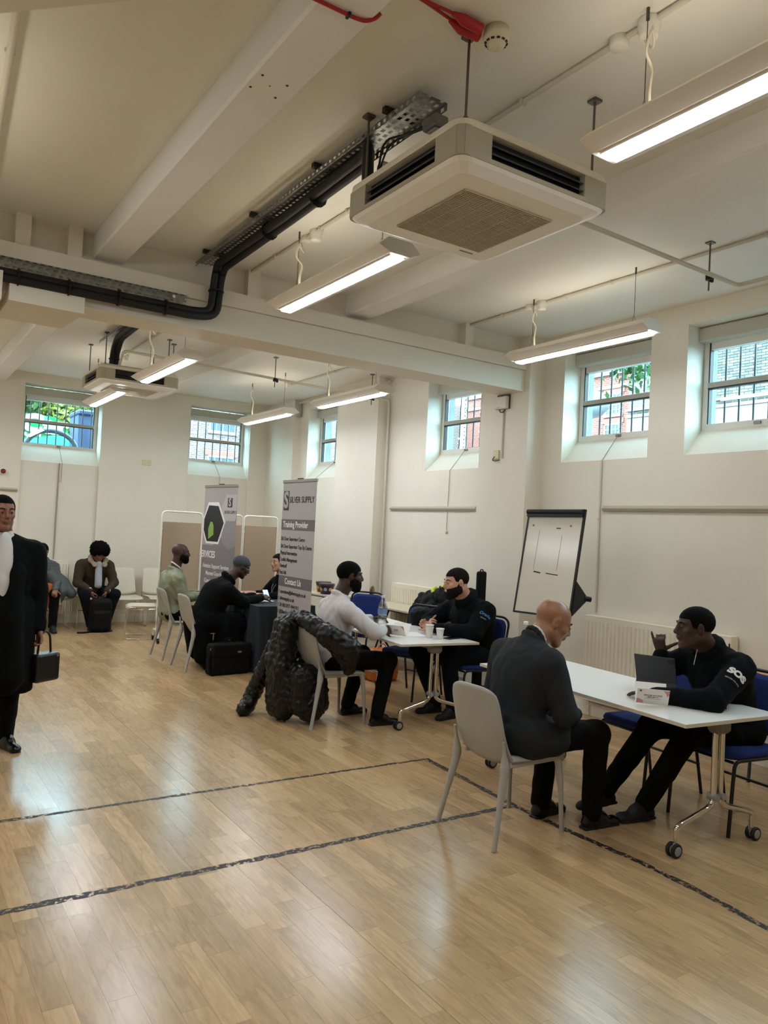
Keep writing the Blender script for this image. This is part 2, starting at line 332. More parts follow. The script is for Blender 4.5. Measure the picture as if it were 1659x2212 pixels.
# windows
glass = bpy.data.materials.new('clear_glass'); glass.use_nodes = True; g = glass.node_tree; g.nodes.clear()
o_ = g.nodes.new('ShaderNodeOutputMaterial'); mx = g.nodes.new('ShaderNodeMixShader'); tr = g.nodes.new('ShaderNodeBsdfTransparent'); tr.inputs[0].default_value = (.88, .97, .96, 1); gl = g.nodes.new('ShaderNodeBsdfGlossy'); gl.inputs['Roughness'].default_value = .02
mx.inputs[0].default_value = .06; g.links.new(tr.outputs[0], mx.inputs[1]); g.links.new(gl.outputs[0], mx.inputs[2]); g.links.new(mx.outputs[0], o_.inputs[0])
concrete = mat('weathered_concrete', '7E868B', .9, noise=.2, nscale=6, bump=.4, bscale=30)
barm = mat('painted_iron_bar', '2B3338', .5)
steel = mat('dull_steel', '6F6C66', .35, .8)
wm = 1
def window(axis, a, b_, c):
    """frame in the plane axis=c, spanning a..b_ ; local x along the wall, local y outwards"""
    global wm
    W = b_-a; z0, z1 = FZ0, FZ1+.02
    root = empty('window_%d' % wm, (c, b_, z0) if axis == 0 else (a, c, z0), -math.pi/2 if axis == 0 else 0); root['kind'] = 'structure'; wm += 1
    H = z1-z0
    mb = MB().bb(0, .05, 0, .07, 0, H).bb(W-.05, W, 0, .07, 0, H).bb(.05, W-.05, 0, .07, 0, .055).bb(.05, W-.05, 0.005, .07, H-.2, H); mb.build('window_frame', framem, root)
    MB().box((W/2, -.03, H-.075), (W+.02, .11, .125), b=.01).build('shutter_box', mat('shutter_box', 'B9B5A9', .5), root)
    MB().bb(.05, W-.05, .01, .05, H-.19, H-.138).build('shutter_slot', blackm, root)
    zm = (H-.17)*.50+.02
    MB().bb(.05, W-.05, -.012, .03, zm-.018, zm+.028, b=.004).build('meeting_rail', mat('sash_rail', 'A9A598', .45), root)
    MB().bb(.05, .062, 0, .05, .055, H-.14).bb(W-.062, W-.05, 0, .05, .055, H-.14).bb(.05, W-.05, -.008, .04, zm-.028, zm-.018).build('gasket', blackm, root)
    MB().bb(.06, W-.06, .038, .043, zm, H-.14).build('pane', glass, root)
    MB().bb(.06, W-.06, .018, .023, .055, zm).build('pane', glass, root)
    MB().bb(W*.5-.03, W*.5+.03, -.012, 0, .018, .042).build('latch', steel, root)
    n = int(W/.135)
    for i in range(n+1):
        x = .04+i*(W-.08)/n
        MB().cyl((x, .27, -.3), (x, .27, H+.1), .009, 8).build('security_bar', barm, root)
    return root
for a, b_ in RW: window(0, a+.005, b_-.005, XW+.235)
for a, b_ in FWn: window(1, a+.005, b_-.005, YF+.235)
mb = MB(); wall_grid(mb, 0, XW+.301, XW+.44, YB, YF+.7, 1.6, 5.5, [(a-.02, b_+.0, 2.45, 3.75) for a, b_ in RW]); wall_grid(mb, 1, YF+.301, YF+.44, XL, XW+.44, 1.6, 5.5, [(a-.02, b_+.02, 2.45, 3.75) for a, b_ in FWn])
trim(mb, concrete)

# ---------- lamps ----------
lampbody = mat('lamp_body', 'E9E3D8', .5); tube_m = mat('lit_diffuser', (.95, .975, 1), .5, emit=LAMP)
tube_up = mat('lit_upper_diffuser', (1, .95, .86), .5, emit=LAMP*.16); wire = mat('thin_steel_wire', '55524D', .4, .6); cord = mat('cream_flex', 'D8D0BC', .5)
tube_far = mat('lit_diffuser_far', (.95, .975, 1), .5, emit=LAMP*1.9)
def lamp(x, y0, y1, z, label, near=True, flex=True):
    L_ = y1-y0; root = empty('ceiling_light', (x, y0, z), 0, label, 'ceiling light', 'suspended strip lights')
    sec = [(-.068, 0), (.068, 0), (.145, .034), (.08, .088), (-.08, .088), (-.145, .034)]
    MB().prism(sec, 0, L_, 1).build('housing', lampbody, root)
    MB().bb(-.052, -.046, .03, L_-.03, -.008, 0).bb(.046, .052, .03, L_-.03, -.005, 0).build('louvre_frame', lampbody, root)
    MB().bb(-.043, .043, .035, L_-.035, -.020, .002, .008).build('diffuser', tube_far if y0 > 6.5 or x < 1 else tube_m, root)
    MB().bb(-.05, .05, .06, L_-.06, .086, .092).build('upper_diffuser', tube_up, root)
    for yy in (.2, L_-.2):
        MB().tube([(0, yy, ZC-z), (0, yy, .16)], .0022, 6).tube([(0, yy, .16), (-.03, yy, .085)], .0016, 5).tube([(0, yy, .16), (.03, yy, .085)], .0016, 5).cyl((0, yy, ZC-z-.05), (0, yy, ZC-z), .007, 8).build('suspension_wire', wire, root)
    if flex:
        yy = L_-.22; q = [(0.06, yy+.12, ZC-z-.02), (.05, yy+.02, ZC-z-.16), (-.03, yy-.03, ZC-z-.10), (-.035, yy, ZC-z-.2), (.03, yy+.01, .30), (.0, yy, .2), (.012, yy, .09)]
        MB().tube(q, .005, 7, fil=.08).tube([V(*p)+V(.014, .01, 0) for p in q[2:]], .005, 7, fil=.08).build('power_flex', cord, root)
    return root
lamp(2.43, .66, 2.18, 3.25, 'suspended strip light nearest the camera, beside the large air conditioner')
lamp(2.42, 3.65, 5.17, 3.25, 'suspended strip light just beyond the large air conditioner')
lamp(4.75, 3.68, 5.18, 3.25, 'suspended strip light above the window behind the flipchart easel')
lamp(4.75, .5, 2.0, 3.25, 'suspended strip light by the window wall, out of view beside the camera')
lamp(2.33, 6.9, 8.42, 3.15, 'suspended strip light in front of the far air conditioner')
lamp(2.36, 9.45, 10.95, 3.17, 'suspended strip light behind the far air conditioner, by the green van window')
lamp(4.60, 9.45, 10.97, 3.19, 'suspended strip light in front of the far right window, by the corner')
lamp(4.60, 7.10, 8.62, 3.19, 'suspended strip light beyond the ceiling beam, over the blue cloth table')
for yy, lb in ((.66, 'level with the camera'), (3.65, 'before the cross beam'), (7.0, 'just past the cross beam'), (10.3, 'by the far wall')): lamp(.10, yy, yy+1.5, 3.25, 'suspended strip light out of view over the walkway, '+lb, flex=False)
# ---------- cassette air conditioners ----------
acm = mat('air_conditioner_shell', 'DCD5C2', .45); acd = mat('air_conditioner_band', 'ADA690', .5); acp = mat('air_conditioner_panel', 'F7F5F0', .4); darkm = mat('dark_vent_interior', '141414', .6)
def rrect(x0, x1, y0, y1, r, k=5):
    out = []
    for (cx_, cy_, a0) in ((x1-r, y1-r, 0), (x0+r, y1-r, 90), (x0+r, y0+r, 180), (x1-r, y0+r, 270)):
        for j in range(k+1): a = math.radians(a0+90*j/k); out.append((cx_+r*math.cos(a), cy_+r*math.sin(a)))
    return out
def loft(mb, rings, cap=True, sm=False):
    n = len(rings[0]); vs = [p for r in rings for p in r]
    mb.add(vs, [(i*n+k, i*n+(k+1) % n, (i+1)*n+(k+1) % n, (i+1)*n+k) for i in range(len(rings)-1) for k in range(n)], sm)
    if cap: mb.add(rings[0], [tuple(range(n))[::-1]]); mb.add(rings[-1], [tuple(range(n))])
    return mb
def ac(x, y, z, label, w_=.92, rods=True, big=True):
    root = empty('air_conditioner', (x, y, z), 0, label, 'air conditioner', 'ceiling cassette air conditioners'); h = w_/2
    R_ = lambda m, zz, r=.07: [(px_, py_, zz) for px_, py_ in rrect(-h+m, h-m, -h+m*.95, h-m*.95, r)]
    loft(MB(), [R_(.0, .16), R_(-.003, .165), R_(0, .19), R_(.035, .215)]).build('top_shell', acm, root)
    # band with four slots: corner posts plus recessed slots
    mb = MB(); loft(mb, [R_(.045, .045, .05), R_(.045, .16, .05)])
    s0 = .62*h
    for k in range(4):
        R = rotz(k*math.pi/2)
        for (a, b_) in ((-h, -s0), (s0, h)):
            mb.add((np.array([(x_, y_, z_) for x_ in (a+(.0 if a > 0 else .03), b_-(.0 if b_ < 0 else .03)) for y_ in (-h+.002, -h+.05) for z_ in (.04, .161)]))@R.T, [(0, 1, 3, 2), (4, 6, 7, 5), (0, 4, 5, 1), (2, 3, 7, 6), (0, 2, 6, 4), (1, 5, 7, 3)])
        mb.add((np.array([(x_, y_, z_) for x_ in (-h+.05, h-.05) for y_ in (-h+.001, -h+.05) for z_ in (.035, .055)]))@R.T, [(0, 1, 3, 2), (4, 6, 7, 5), (0, 4, 5, 1), (2, 3, 7, 6), (0, 2, 6, 4), (1, 5, 7, 3)])
    for (cx_, cy_) in ((h-.05, h-.05), (-h+.05, h-.05), (-h+.05, -h+.05), (h-.05, -h+.05)): mb.cyl((cx_, cy_, .036), (cx_, cy_, .161), .0495, 24)
    mb.build('side_band', acd, root)
    for k in range(4):
        R = rotz(k*math.pi/2)
        mb = MB().box(R@V(0, -h+.042, .108), (2*s0, .012, .10), R); mb.build('air_outlet', darkm, root)
        mb = MB().box(R@V(0, -h+.02, .125), (2*s0-.01, .03, .006), R@rotx(.5)).box(R@V(0, -h+.02, .09), (2*s0-.01, .03, .006), R@rotx(.5)); mb.build('louvre', mat('louvre_dark', '2C2B27', .5), root)
    loft(MB(), [R_(.075, .0, .05), R_(.02, .022, .07), R_(.004, .036, .07), R_(.01, .042, .07)]).build('front_panel', acp, root)
    g_ = .27; mb = MB(); n = 40
    for i in range(n+1):
        yy = -g_+2*g_*i/n; mb.bb(-g_, g_, yy-.0024, yy+.0024, -.008, .001)
    mb.bb(-g_, -g_+.006, -g_, g_, -.008, .001).bb(g_-.006, g_, -g_, g_, -.008, .001)
    for i in range(1, 6): mb.bb(-g_+2*g_*i/6-.002, -g_+2*g_*i/6+.002, -g_, g_, -.006, .001)
    tag(mb.build('intake_grille', mat('grille_slats', 'CFC5AE', .5), root), kind='stuff')
    MB().bb(-g_, g_, -g_, g_, -.002, -.0005).build('filter', mat('filter_dark', '2B2721', .8), root)
    if big: MB().bb(g_-.09, g_-.0, g_+.05, g_+.062, -.0015, 0).build('maker_plate', mat('grey_print', '8B857A', .6), root)
    if rods:
        for (a, b_) in ((-.39, -.40), (.39, -.40), (-.39, .40), (.39, .40)):
            mb = MB().cyl((a, b_, .2), (a, b_, ZC-z), .006, 8).box((a, b_, ZC-z-.006), (.05, .05, .012)).cyl((a, b_, .2), (a, b_, .225), .012, 8); mb.build('hanging_rod', steel, root)
    return root
ac(2.375, 2.945, 3.205, 'large boxy beige cassette air conditioner hanging nearest the camera')
ac(2.47, 9.53, 3.205, 'smaller looking beige cassette air conditioner hanging far away near the green van window', big=False)
# ---------- cable trays, insulated pipes ----------
galv = mat('galvanised_steel', '8E8F8A', .38, .85, noise=.2, nscale=30); pipem = mat('black_pipe_insulation', '151515', .6, bump=.3, bscale=80)
def cable_tray(name, M, L_, w_, m, flange=.03):
    """perforated tray in local x (length) / y (width), flanges along +z"""
    mb = MB(); n = int(L_/.05); T = lambda c, d: mb.box(M@V(*c, 1)[:4], d) if 0 else mb.add([(M@np.array([c[0]+sx*d[0]/2, c[1]+sy*d[1]/2, c[2]+sz*d[2]/2, 1]))[:3] for sx in (-1, 1) for sy in (-1, 1) for sz in (-1, 1)], [(0, 1, 3, 2), (4, 6, 7, 5), (0, 4, 5, 1), (2, 3, 7, 6), (0, 2, 6, 4), (1, 5, 7, 3)])
    rows = 4; sw_ = w_/(rows*2+1)
    for r_ in range(rows+1): T((L_/2, -w_/2+sw_*(.5+2*r_), 0), (L_, sw_, .0015))
    for r_ in range(rows):
        for i in range(n): T(((i+.25+(.25 if r_ % 2 else 0))*L_/n, -w_/2+sw_*(1.5+2*r_), 0), (L_/n*.45, sw_, .0015))
    for sd in (-1, 1):
        for (zz, hh) in ((.004, .008), (flange-.004, .008)): T((L_/2, sd*w_/2, zz), (L_, .0015, hh))
        for i in range(n): T(((i+.25)*L_/n, sd*w_/2, flange/2), (L_/n*.5, .0015, flange-.012))
    return mb
def M4(o, x, y, z): return np.array([[x[0], y[0], z[0], o[0]], [x[1], y[1], z[1], o[1]], [x[2], y[2], z[2], o[2]], [0, 0, 0, 1]], float)
tr_ = empty('cable_tray', (2.1, 2.95, 3.74), 0, 'perforated galvanised tray along the ceiling left of the large air conditioner', 'cable tray', 'perforated cable trays')
k = cable_tray('t', M4((0, 0, 0), (0, 1, 0), (1, 0, 0), (0, 0, -1)), 3.05, .17, None, .035).build('perforated_channel', galv, tr_); tag(k, kind='stuff')
for yy in (.25, 1.0, 1.9, 2.8): MB().bb(-.11, .11, yy, yy+.03, .005, .033).build('bracket', mat('dark_bracket', '2B2A27', .5), tr_)
tr_ = empty('cable_tray', (-.6, 5.915, 3.35), 0, 'perforated galvanised tray running along the front of the cross beam', 'cable tray', 'perforated cable trays')
k = cable_tray('t', M4((0, 0, 0), (1, 0, 0), (0, 0, 1), (0, -1, 0)), 2.53, .15, None, .03).build('perforated_channel', galv, tr_); tag(k, kind='stuff')
MB().tube([(2.42, -.02, .045), (2.42, -.035, .045)], .012, 12).build('washer', whitem, tr_)
tr_ = empty('cable_tray', (2.15, 6.35, 3.74), 0, 'perforated tray on the ceiling leading to the far air conditioner', 'cable tray', 'perforated cable trays')
k = cable_tray('t', M4((0, 0, 0), (0, 1, 0), (1, 0, 0), (0, 0, -1)), 3.1, .16, None, .035).build('perforated_channel', galv, tr_); tag(k, kind='stuff')
def lagged(name, runs, r, label, ties):
    root = empty(name, runs[0][0], 0, label, 'pipe'); o = V(*runs[0][0])
    for q in runs: MB().tube([V(*p)-o for p in q], r, 12, fil=.09).build('insulated_pipe', pipem, root)
    for (c, ax) in ties:
        a = nrm(ax); c = V(*c)-o; MB().tube([c-a*.006, c+a*.006], r*2.15, 12).build('cable_tie', blackm, root)
    return root
lagged('lagged_pipes', [[(2.03, 3.40, 3.36), (2.03, 3.42, 3.69), (2.10, 3.55, 3.70), (2.13, 4.6, 3.70), (2.13, 5.82, 3.70), (2.13, 5.86, 3.60), (2.11, 5.86, 3.33), (1.98, 5.86, 3.31), (-.6, 5.86, 3.31)],
   [(2.06, 3.44, 3.36), (2.06, 3.46, 3.69), (2.16, 3.6, 3.695), (2.18, 4.6, 3.69), (2.185, 5.80, 3.68), (2.185, 5.865, 3.60), (2.165, 5.86, 3.30), (1.98, 5.85, 3.265), (-.6, 5.85, 3.265)]], .029,
   'pair of thick black insulated pipes curving from the ceiling tray down onto the beam', [((2.155, 4.2, 3.695), (0, 1, 0)), ((2.155, 4.9, 3.695), (0, 1, 0)), ((2.15, 5.865, 3.5), (0, 0, 1)), ((1.75, 5.855, 3.288), (1, 0, 0)), ((1.4, 5.855, 3.288), (1, 0, 0)), ((1.05, 5.855, 3.288), (1, 0, 0)), ((.72, 5.855, 3.288), (1, 0, 0))])
lagged('lagged_pipes', [[(2.17, 9.22, 3.36), (2.17, 9.2, 3.58), (2.15, 8.95, 3.70), (2.13, 8.3, 3.70), (2.13, 6.35, 3.70)], [(2.22, 9.25, 3.36), (2.22, 9.2, 3.56), (2.2, 8.95, 3.69), (2.18, 8.3, 3.69), (2.18, 6.35, 3.69)]], .029, 'pair of black insulated pipes dropping into the far air conditioner', [((2.195, 9.21, 3.5), (0, 0, 1))])
jb = empty('junction_box', (2.17, 3.02, 3.66), 0, 'small grey electrical box at the near end of the ceiling cable tray', 'electrical box'); MB().box((0, 0, 0), (.085, .11, .06), b=.008).build('box_body', mat('grey_plastic', '6F6E6A', .5), jb); MB().box((0, 0, -.034), (.05, .07, .01), b=.004).build('box_cover', mat('grey_plastic_light', '96948D', .5), jb)
MB().tube([(-.02, .05, .01), (-.06, .18, .0), (-.09, .33, .03), (-.10, .36, -.2)], .006, 8, fil=.1).tube([(.0, .05, .01), (-.03, .2, .02), (-.05, .35, .02), (-.09, .39, -.2)], .005, 8, fil=.1).build('cable', blackm, jb)
# ---------- conduits ----------
condm = mat('white_conduit', 'CFC9BB', .45)
def conduit(pts, r, label, name='ceiling_conduit', m=condm, saddles=(), fil=.05):
    o = V(*pts[0]); root = empty(name, o, 0, label, 'conduit'); MB().tube([V(*p)-o for p in pts], r, 10, fil=fil).build('conduit_tube', m, root)
    for s_ in saddles: MB().box(V(*s_)-o, (.045, .022, .03), b=.006).build('saddle_clip', m, root)
    return root
conduit([(2.49, 6.05, 3.765), (2.49, -1, 3.765)], .0125, 'white conduit along the ceiling passing behind the large air conditioner', saddles=[(2.49, y, 3.765) for y in (.9, 1.5, 2.75, 4.4, 4.78, 5.5)])
conduit([(4.85, 6.05, 3.765), (4.85, -1, 3.765)], .0125, 'white conduit along the ceiling above the lamp by the window wall', saddles=[(4.85, y, 3.765) for y in (1.8, 2.9, 4.2, 4.7, 5.5)])
conduit([(2.55, 6.3, 3.765), (2.55, 10.2, 3.765)], .0125, 'white conduit on the far ceiling leading to a round box behind the far air conditioner', saddles=[(2.55, y, 3.765) for y in (7.5, 9)])
conduit([(5.02, 6.3, 3.765), (5.02, 10.3, 3.765)], .0125, 'white conduit on the far ceiling over the blue cloth table', saddles=[(5.02, y, 3.765) for y in (7.5, 9)])
conduit([(2.82, 3.13, 3.53), (5.03, 3.21, 3.54), (5.0, 1.4, 3.52)], .0155, 'white drain pipe leaving the large air conditioner towards the window wall', 'drain_pipe')
conduit([(2.12, 3.42, 3.38), (2.12, 3.44, 3.62), (2.4, 3.44, 3.6), (2.82, 3.30, 3.55), (2.9, 3.13, 3.53)], .0155, 'short white pipe rising from the large air conditioner beside the black pipes', 'drain_pipe')
conduit([(2.24, 9.2, 3.38), (2.24, 8.98, 3.57), (3.74, 8.88, 3.52), (5.775, 8.80, 3.46), (5.785, 8.80, .12)], .0155, 'white drain pipe from the far air conditioner running across and down beside the pillar', 'drain_pipe', saddles=[(5.785, 8.80, z) for z in (3.0, 1.95, 1.0)])
conduit([(5.76, 8.75, 3.72), (5.76, 11.5, 3.72)], .014, 'thin white conduit high along the window wall beyond the pillar')
conduit([(XW-.012, 5.06, 2.45), (XW-.012, 5.055, .98)], .010, 'thin vertical white conduit below the window behind the flipchart easel', 'wall_conduit')
conduit([(2.29, YF-.012, 2.45), (2.285, YF-.012, .98)], .010, 'thin vertical conduit below the green van window', 'wall_conduit', m=mat('grey_conduit', '99948A', .5))
for (x, y, z0, lb) in ((4.72, 3.23, 3.44, 'threaded rod with black clamp holding the drain pipe, the farther of two'), (4.995, 2.93, 3.42, 'threaded rod holding the drain pipe by the window wall, nearest the camera'), (4.08, 8.86, 3.40, 'threaded rod with clamp holding the drain pipe beyond the beam'), (2.75, 8.95, 3.40, 'threaded rod with clamp on the drain pipe behind the nearest far lamp'), (5.5, 8.82, 3.36, 'threaded rod with clamp beside the pillar at the far lamp')):
    root = empty('pipe_hanger', (x, y, z0), 0, lb, 'pipe hanger', 'threaded pipe hangers'); H = ZC-z0
    MB().cyl((0, 0, 0), (0, 0, H), .006, 8).box((0, 0, H-.005), (.05, .05, .01)).build('threaded_rod', steel, root)
    MB().tube([(0, 0, .075), (0, .0, .115)], .024, 10).box((.03, 0, .09), (.03, .02, .05), b=.005).build('pipe_clamp', blackm, root)
conduit([(.355, 3.32, 3.74), (.50, 5.9, 3.74)], .017, 'white pipe on the ceiling at the upper corner beyond the boxed soffit', 'ceiling_pipe', saddles=[(.385, 3.88, 3.755)])
# boxes, sensors
def jbox(x, y, label, second=True):
    root = empty('junction_box', (x, y, ZC), 0, label, 'ceiling box', 'round ceiling junction boxes'); 
    MB().lathe([(.0, 0), (.042, 0), (.045, -.01), (.045, -.035), (.040, -.04), (.040, -.07), (.034, -.08), (0, -.08)], n=24).build('round_box', whitem, root)
    if second: MB().lathe([(.0, 0), (.04, 0), (.042, -.035), (.036, -.045), (0, -.045)], (.0, .15, 0), 24).build('round_box', whitem, root)
jbox(2.49, 2.02, 'round white junction box on the ceiling over the nearest lamp'); jbox(2.50, 4.87, 'pair of round white junction boxes over the lamp beyond the large air conditioner'); jbox(4.84, 4.97, 'pair of small round white boxes over the lamp by the window wall')
jbox(4.95, 10.33, 'round white ceiling box near the far corner lamp', False); jbox(2.57, 10.22, 'round white ceiling box behind the far air conditioner', False)
sd = empty('smoke_detector', (2.045, 2.44, ZC), 0, 'round cream smoke detector on the ceiling beside the red cable', 'smoke detector'); crm = mat('cream_plastic', 'D6CDB2', .4)
MB().lathe([(0, 0), (.05, 0), (.053, -.02), (.056, -.025), (.056, -.045), (.052, -.055), (.036, -.068), (.034, -.078), (.02, -.088), (0, -.09)], n=32).build('detector_body', crm, sd)
mb = MB()
for k in range(12): a = k*math.pi/6; mb.box((.0445*math.cos(a), .0445*math.sin(a), -.0625), (.006, .013, .008), rotz(a)@roty(.75))
tag(mb.build('sensing_slots', blackm, sd), kind='stuff')
redm = mat('red_cable', 'A8202C', .45)
rc_ = empty('fire_alarm_cable', (1.1, 2.50, 3.59), 0, 'red fire alarm cable with clips on the beam soffit, ending in an upturned tail', 'cable')
MB().tube([(-.3, 0, 0), (.30, 0, 0), (.345, -.01, .0), (.375, -.03, .015), (.385, -.045, .03)], .0075, 8, fil=.03).build('cable', redm, rc_)
for x_ in (.06, .27): MB().box((x_, 0, -.002), (.012, .03, .018), b=.003).build('clip', blackm, rc_)
rc_ = empty('fire_alarm_cable', (1.5, 2.46, ZC-.012), 0, 'red fire alarm cable with thick boots ending at the smoke detector', 'cable')
MB().tube([(0, 0, 0), (.2, .015, 0), (.36, .035, -.004)], .0065, 8, fil=.05).tube([(0, .016, 0), (.2, .01, 0), (.34, -.012, -.01)], .0065, 8, fil=.05).build('cable', redm, rc_)
MB().tube([(.34, .035, -.006), (.40, .04, -.012), (.49, .03, -.014)], [.009, .024, .024], 12).tube([(.32, -.012, -.012), (.37, -.016, -.02), (.46, -.02, -.024)], [.009, .023, .022], 12).build('cable_boot', redm, rc_)
hl = empty('fixing_holes', (1.34, 3.13, 3.599), 0, 'group of small dark screw holes in the beam soffit', 'screw holes'); 
for (x_, y_) in ((-.066, .06), (-.06, -.055), (.06, -.05), (.06, .07), (0, .0)): MB().cyl((x_, y_, -.001), (x_, y_, .006), .006 if x_ else .003, 10).build('hole', blackm, hl)
# wall fittings
def fitting(name, loc, rz, label, cat, boxes):
    root = empty(name, loc, rz, label, cat)
    for (n_, c, d, m, b_) in boxes: MB().box(c, d, b=b_).build(n_, m, root)
    return root
sock = mat('yellowed_plastic', 'D2C79F', .4)
fitting('wall_socket', (3.61, YF-.05, 2.58), 0, 'yellowed blank socket plate high on the far wall between windows', 'socket', [('plate', (0, 0, 0), (.145, .012, .085), sock, .004), ('switch', (-.045, -.008, .02), (.012, .008, .018), whitem, .002), ('switch', (.045, -.008, .02), (.012, .008, .018), whitem, .002)])
al = empty('fire_alarm_sounder', (1.51, YF-.045, 2.262), 0, 'small red alarm beacon on a white base on the far wall', 'fire alarm'); MB().lathe([(0, 0), (.055, 0), (.055, .02), (.045, .03), (0, .03)], n=24, R=rotx(math.pi/2)).build('base', whitem, al); MB().lathe([(0, .03), (.036, .03), (.036, .05), (.028, .065), (0, .068)], n=24, R=rotx(math.pi/2)).build('lens', mat('dark_red_lens', '6E1014', .2), al)
rt = empty('wifi_access_point', (5.60, 6.26, 3.11), -math.pi/2, 'off-white wall mounted wireless box under the beam end on the pillar', 'network box'); MB().box((0, -.035, 0), (.19, .045, .135), b=.008).build('casing', mat('offwhite_casing', 'D9D3C6', .4), rt); MB().box((0, -.006, .015), (.2, .014, .16)).build('back_plate', mat('brown_plate', '5A5047', .6), rt); MB().box((-.03, -.059, -.05), (.05, .002, .008)).build('yellow_sticker', mat('yellow_sticker', 'C9A93A', .5), rt)
MB().tube([(-.04, -.03, -.065), (-.02, -.035, -.1), (.02, -.02, -.1), (.03, -.01, -.07)], .005, 8, fil=.03).build('cable', blackm, rt)
sk = empty('wall_socket', (5.60, 6.34, 2.555), -math.pi/2, 'double socket with a black plug lead on the pillar', 'socket'); MB().box((0, -.008, 0), (.09, .016, .10), b=.004).build('plate', sock, sk); MB().tube([(-.01, -.02, -.02), (-.03, -.04, -.06), (.02, -.04, -.075), (.07, -.015, -.06)], .005, 8, fil=.03).build('plug_lead', blackm, sk)
conduit([(5.59, 6.25, 3.03), (5.59, 6.25, 2.51)], .010, 'thin white trunking from the wireless box to the socket', 'wall_conduit')
tb = empty('trunking_end', (5.735, 11.50, 3.60), 0, 'grey trunking end box high beside the corner pillar', 'trunking'); MB().box((.03, 0, 0), (.07, .06, .22), b=.004).build('box_body', mat('grey_trunking', 'A9A69B', .5), tb)
railm = mat('rail_timber_painted', 'C2B9A2', .5)
def rail(loc, rz, L_, label):
    root = empty('wall_rail', loc, rz, label, 'wall rail', 'picture rails'); MB().box((L_/2, -.012, 0), (L_, .024, .055), b=.004).build('rail_board', railm, root); MB().box((L_/2, -.027, -.008), (L_, .008, .018)).build('rail_groove', mat('rail_groove_dark', '8A8476', .5), root)
rail((XW, 5.016, 1.985), -math.pi/2, 3.6, 'long painted rail on the window wall right of the flipchart easel'); rail((XW, 8.676, 1.975), -math.pi/2, 1.78, 'shorter painted rail on the window wall above the pale radiator')
rail((-1.0, YF-.045, 2.0), 0, 2.72, 'painted rail on the far wall under the green van window')
def cordpull(pts, label): 
    o = V(*pts[0]); root = empty('blind_cord', o, 0, label, 'cord', 'window pull cords'); MB().tube([V(*p)-o for p in pts], .0035, 6).build('cord_line', mat('grey_cord', '8D877C', .7), root); e_ = V(*pts[-1])-o; MB().lathe([(0, .02), (.01, .015), (.014, -.01), (.009, -.03), (0, -.03)], e_, 12).build('toggle', cord, root)
cordpull([(XW+.222, 5.07, 2.72), (XW-.012, 5.06, 2.44), (XW-.014, 5.06, 1.9)], 'cord from the window latch behind the flipchart easel')
cordpull([(XW+.222, 7.43, 2.72), (XW-.012, 7.42, 2.44), (XW-.014, 7.43, 1.70)], 'cord from the window latch left of the pillar with the socket')
cordpull([(XW+.222, 10.71, 2.72), (XW-.012, 10.9, 2.44), (XW-.014, 10.9, 1.3)], 'cord from the far corner window beside the tall banner')
cordpull([(2.31, YF+.222, 2.74), (2.33, YF-.012, 2.46), (2.33, YF-.02, 2.2)], 'cord hanging from the green van window'); cordpull([(4.84, YF+.222, 2.74), (4.88, YF-.012, 2.46), (4.88, YF-.02, 1.9)], 'cord hanging from the far window above the left banner')
# radiators
radm = mat('radiator_enamel', 'ECE5D2', .35)
def radiator(loc, rz, L_, H, label, n):
    root = empty('radiator', loc, rz, label, 'radiator', 'pressed steel radiators'); mb = MB(); p = L_/n
    pr = []
    for i in range(n): x = i*p; pr += [(x+.0*p, -.0), (x+.25*p, -.0), (x+.42*p, .016), (x+.82*p, .016)]
    poly = [(a, -.10-b_) for a, b_ in pr]+[(L_, -.10), (L_, -.075), (0, -.075)]
    z0, z1 = .03, H-.03
    A = [(x, y, z0+.03) for x, y in poly[:len(pr)]]; B = [(x, y, z1-.03) for x, y in poly[:len(pr)]]; nq = len(A)
    mb.add(A+B, [(i, i+1, i+1+nq, i+nq) for i in range(nq-1)]); mb.build('fluted_front', radm, root)
    MB().bb(0, L_, -.104, -.078, z0-.01, z0+.035).build('header', radm, root); MB().bb(0, L_, -.104, -.078, z1-.035, z1+.01).build('header', radm, root)
    MB().bb(0, L_, -.03, -.015, z0, z1).build('rear_panel', radm, root)
    MB().bb(0, L_, -.105, -.01, z1+.008, z1+.022, b=.003).build('top_grille', radm, root); MB().bb(-.006, .0, -.105, -.01, z0, z1+.02).build('side_panel', radm, root); MB().bb(L_, L_+.006, -.105, -.01, z0, z1+.02).build('side_panel', radm, root)
    MB().cyl((.04, -.06, -.12), (.04, -.06, z0), .011, 8).build('pipe', radm, root)
radiator((XW, 5.09, .14), -math.pi/2, 1.5, .83, 'long cream fluted radiator under the window behind the near table', 33)
radiator((XW, 8.42, .16), -math.pi/2, 1.3, .84, 'cream radiator under the window behind the pile of bags', 26)
radiator((1.25, YF-.05, .14), 0, 1.24, .83, 'cream radiator on the far wall behind the row of white chairs', 26)

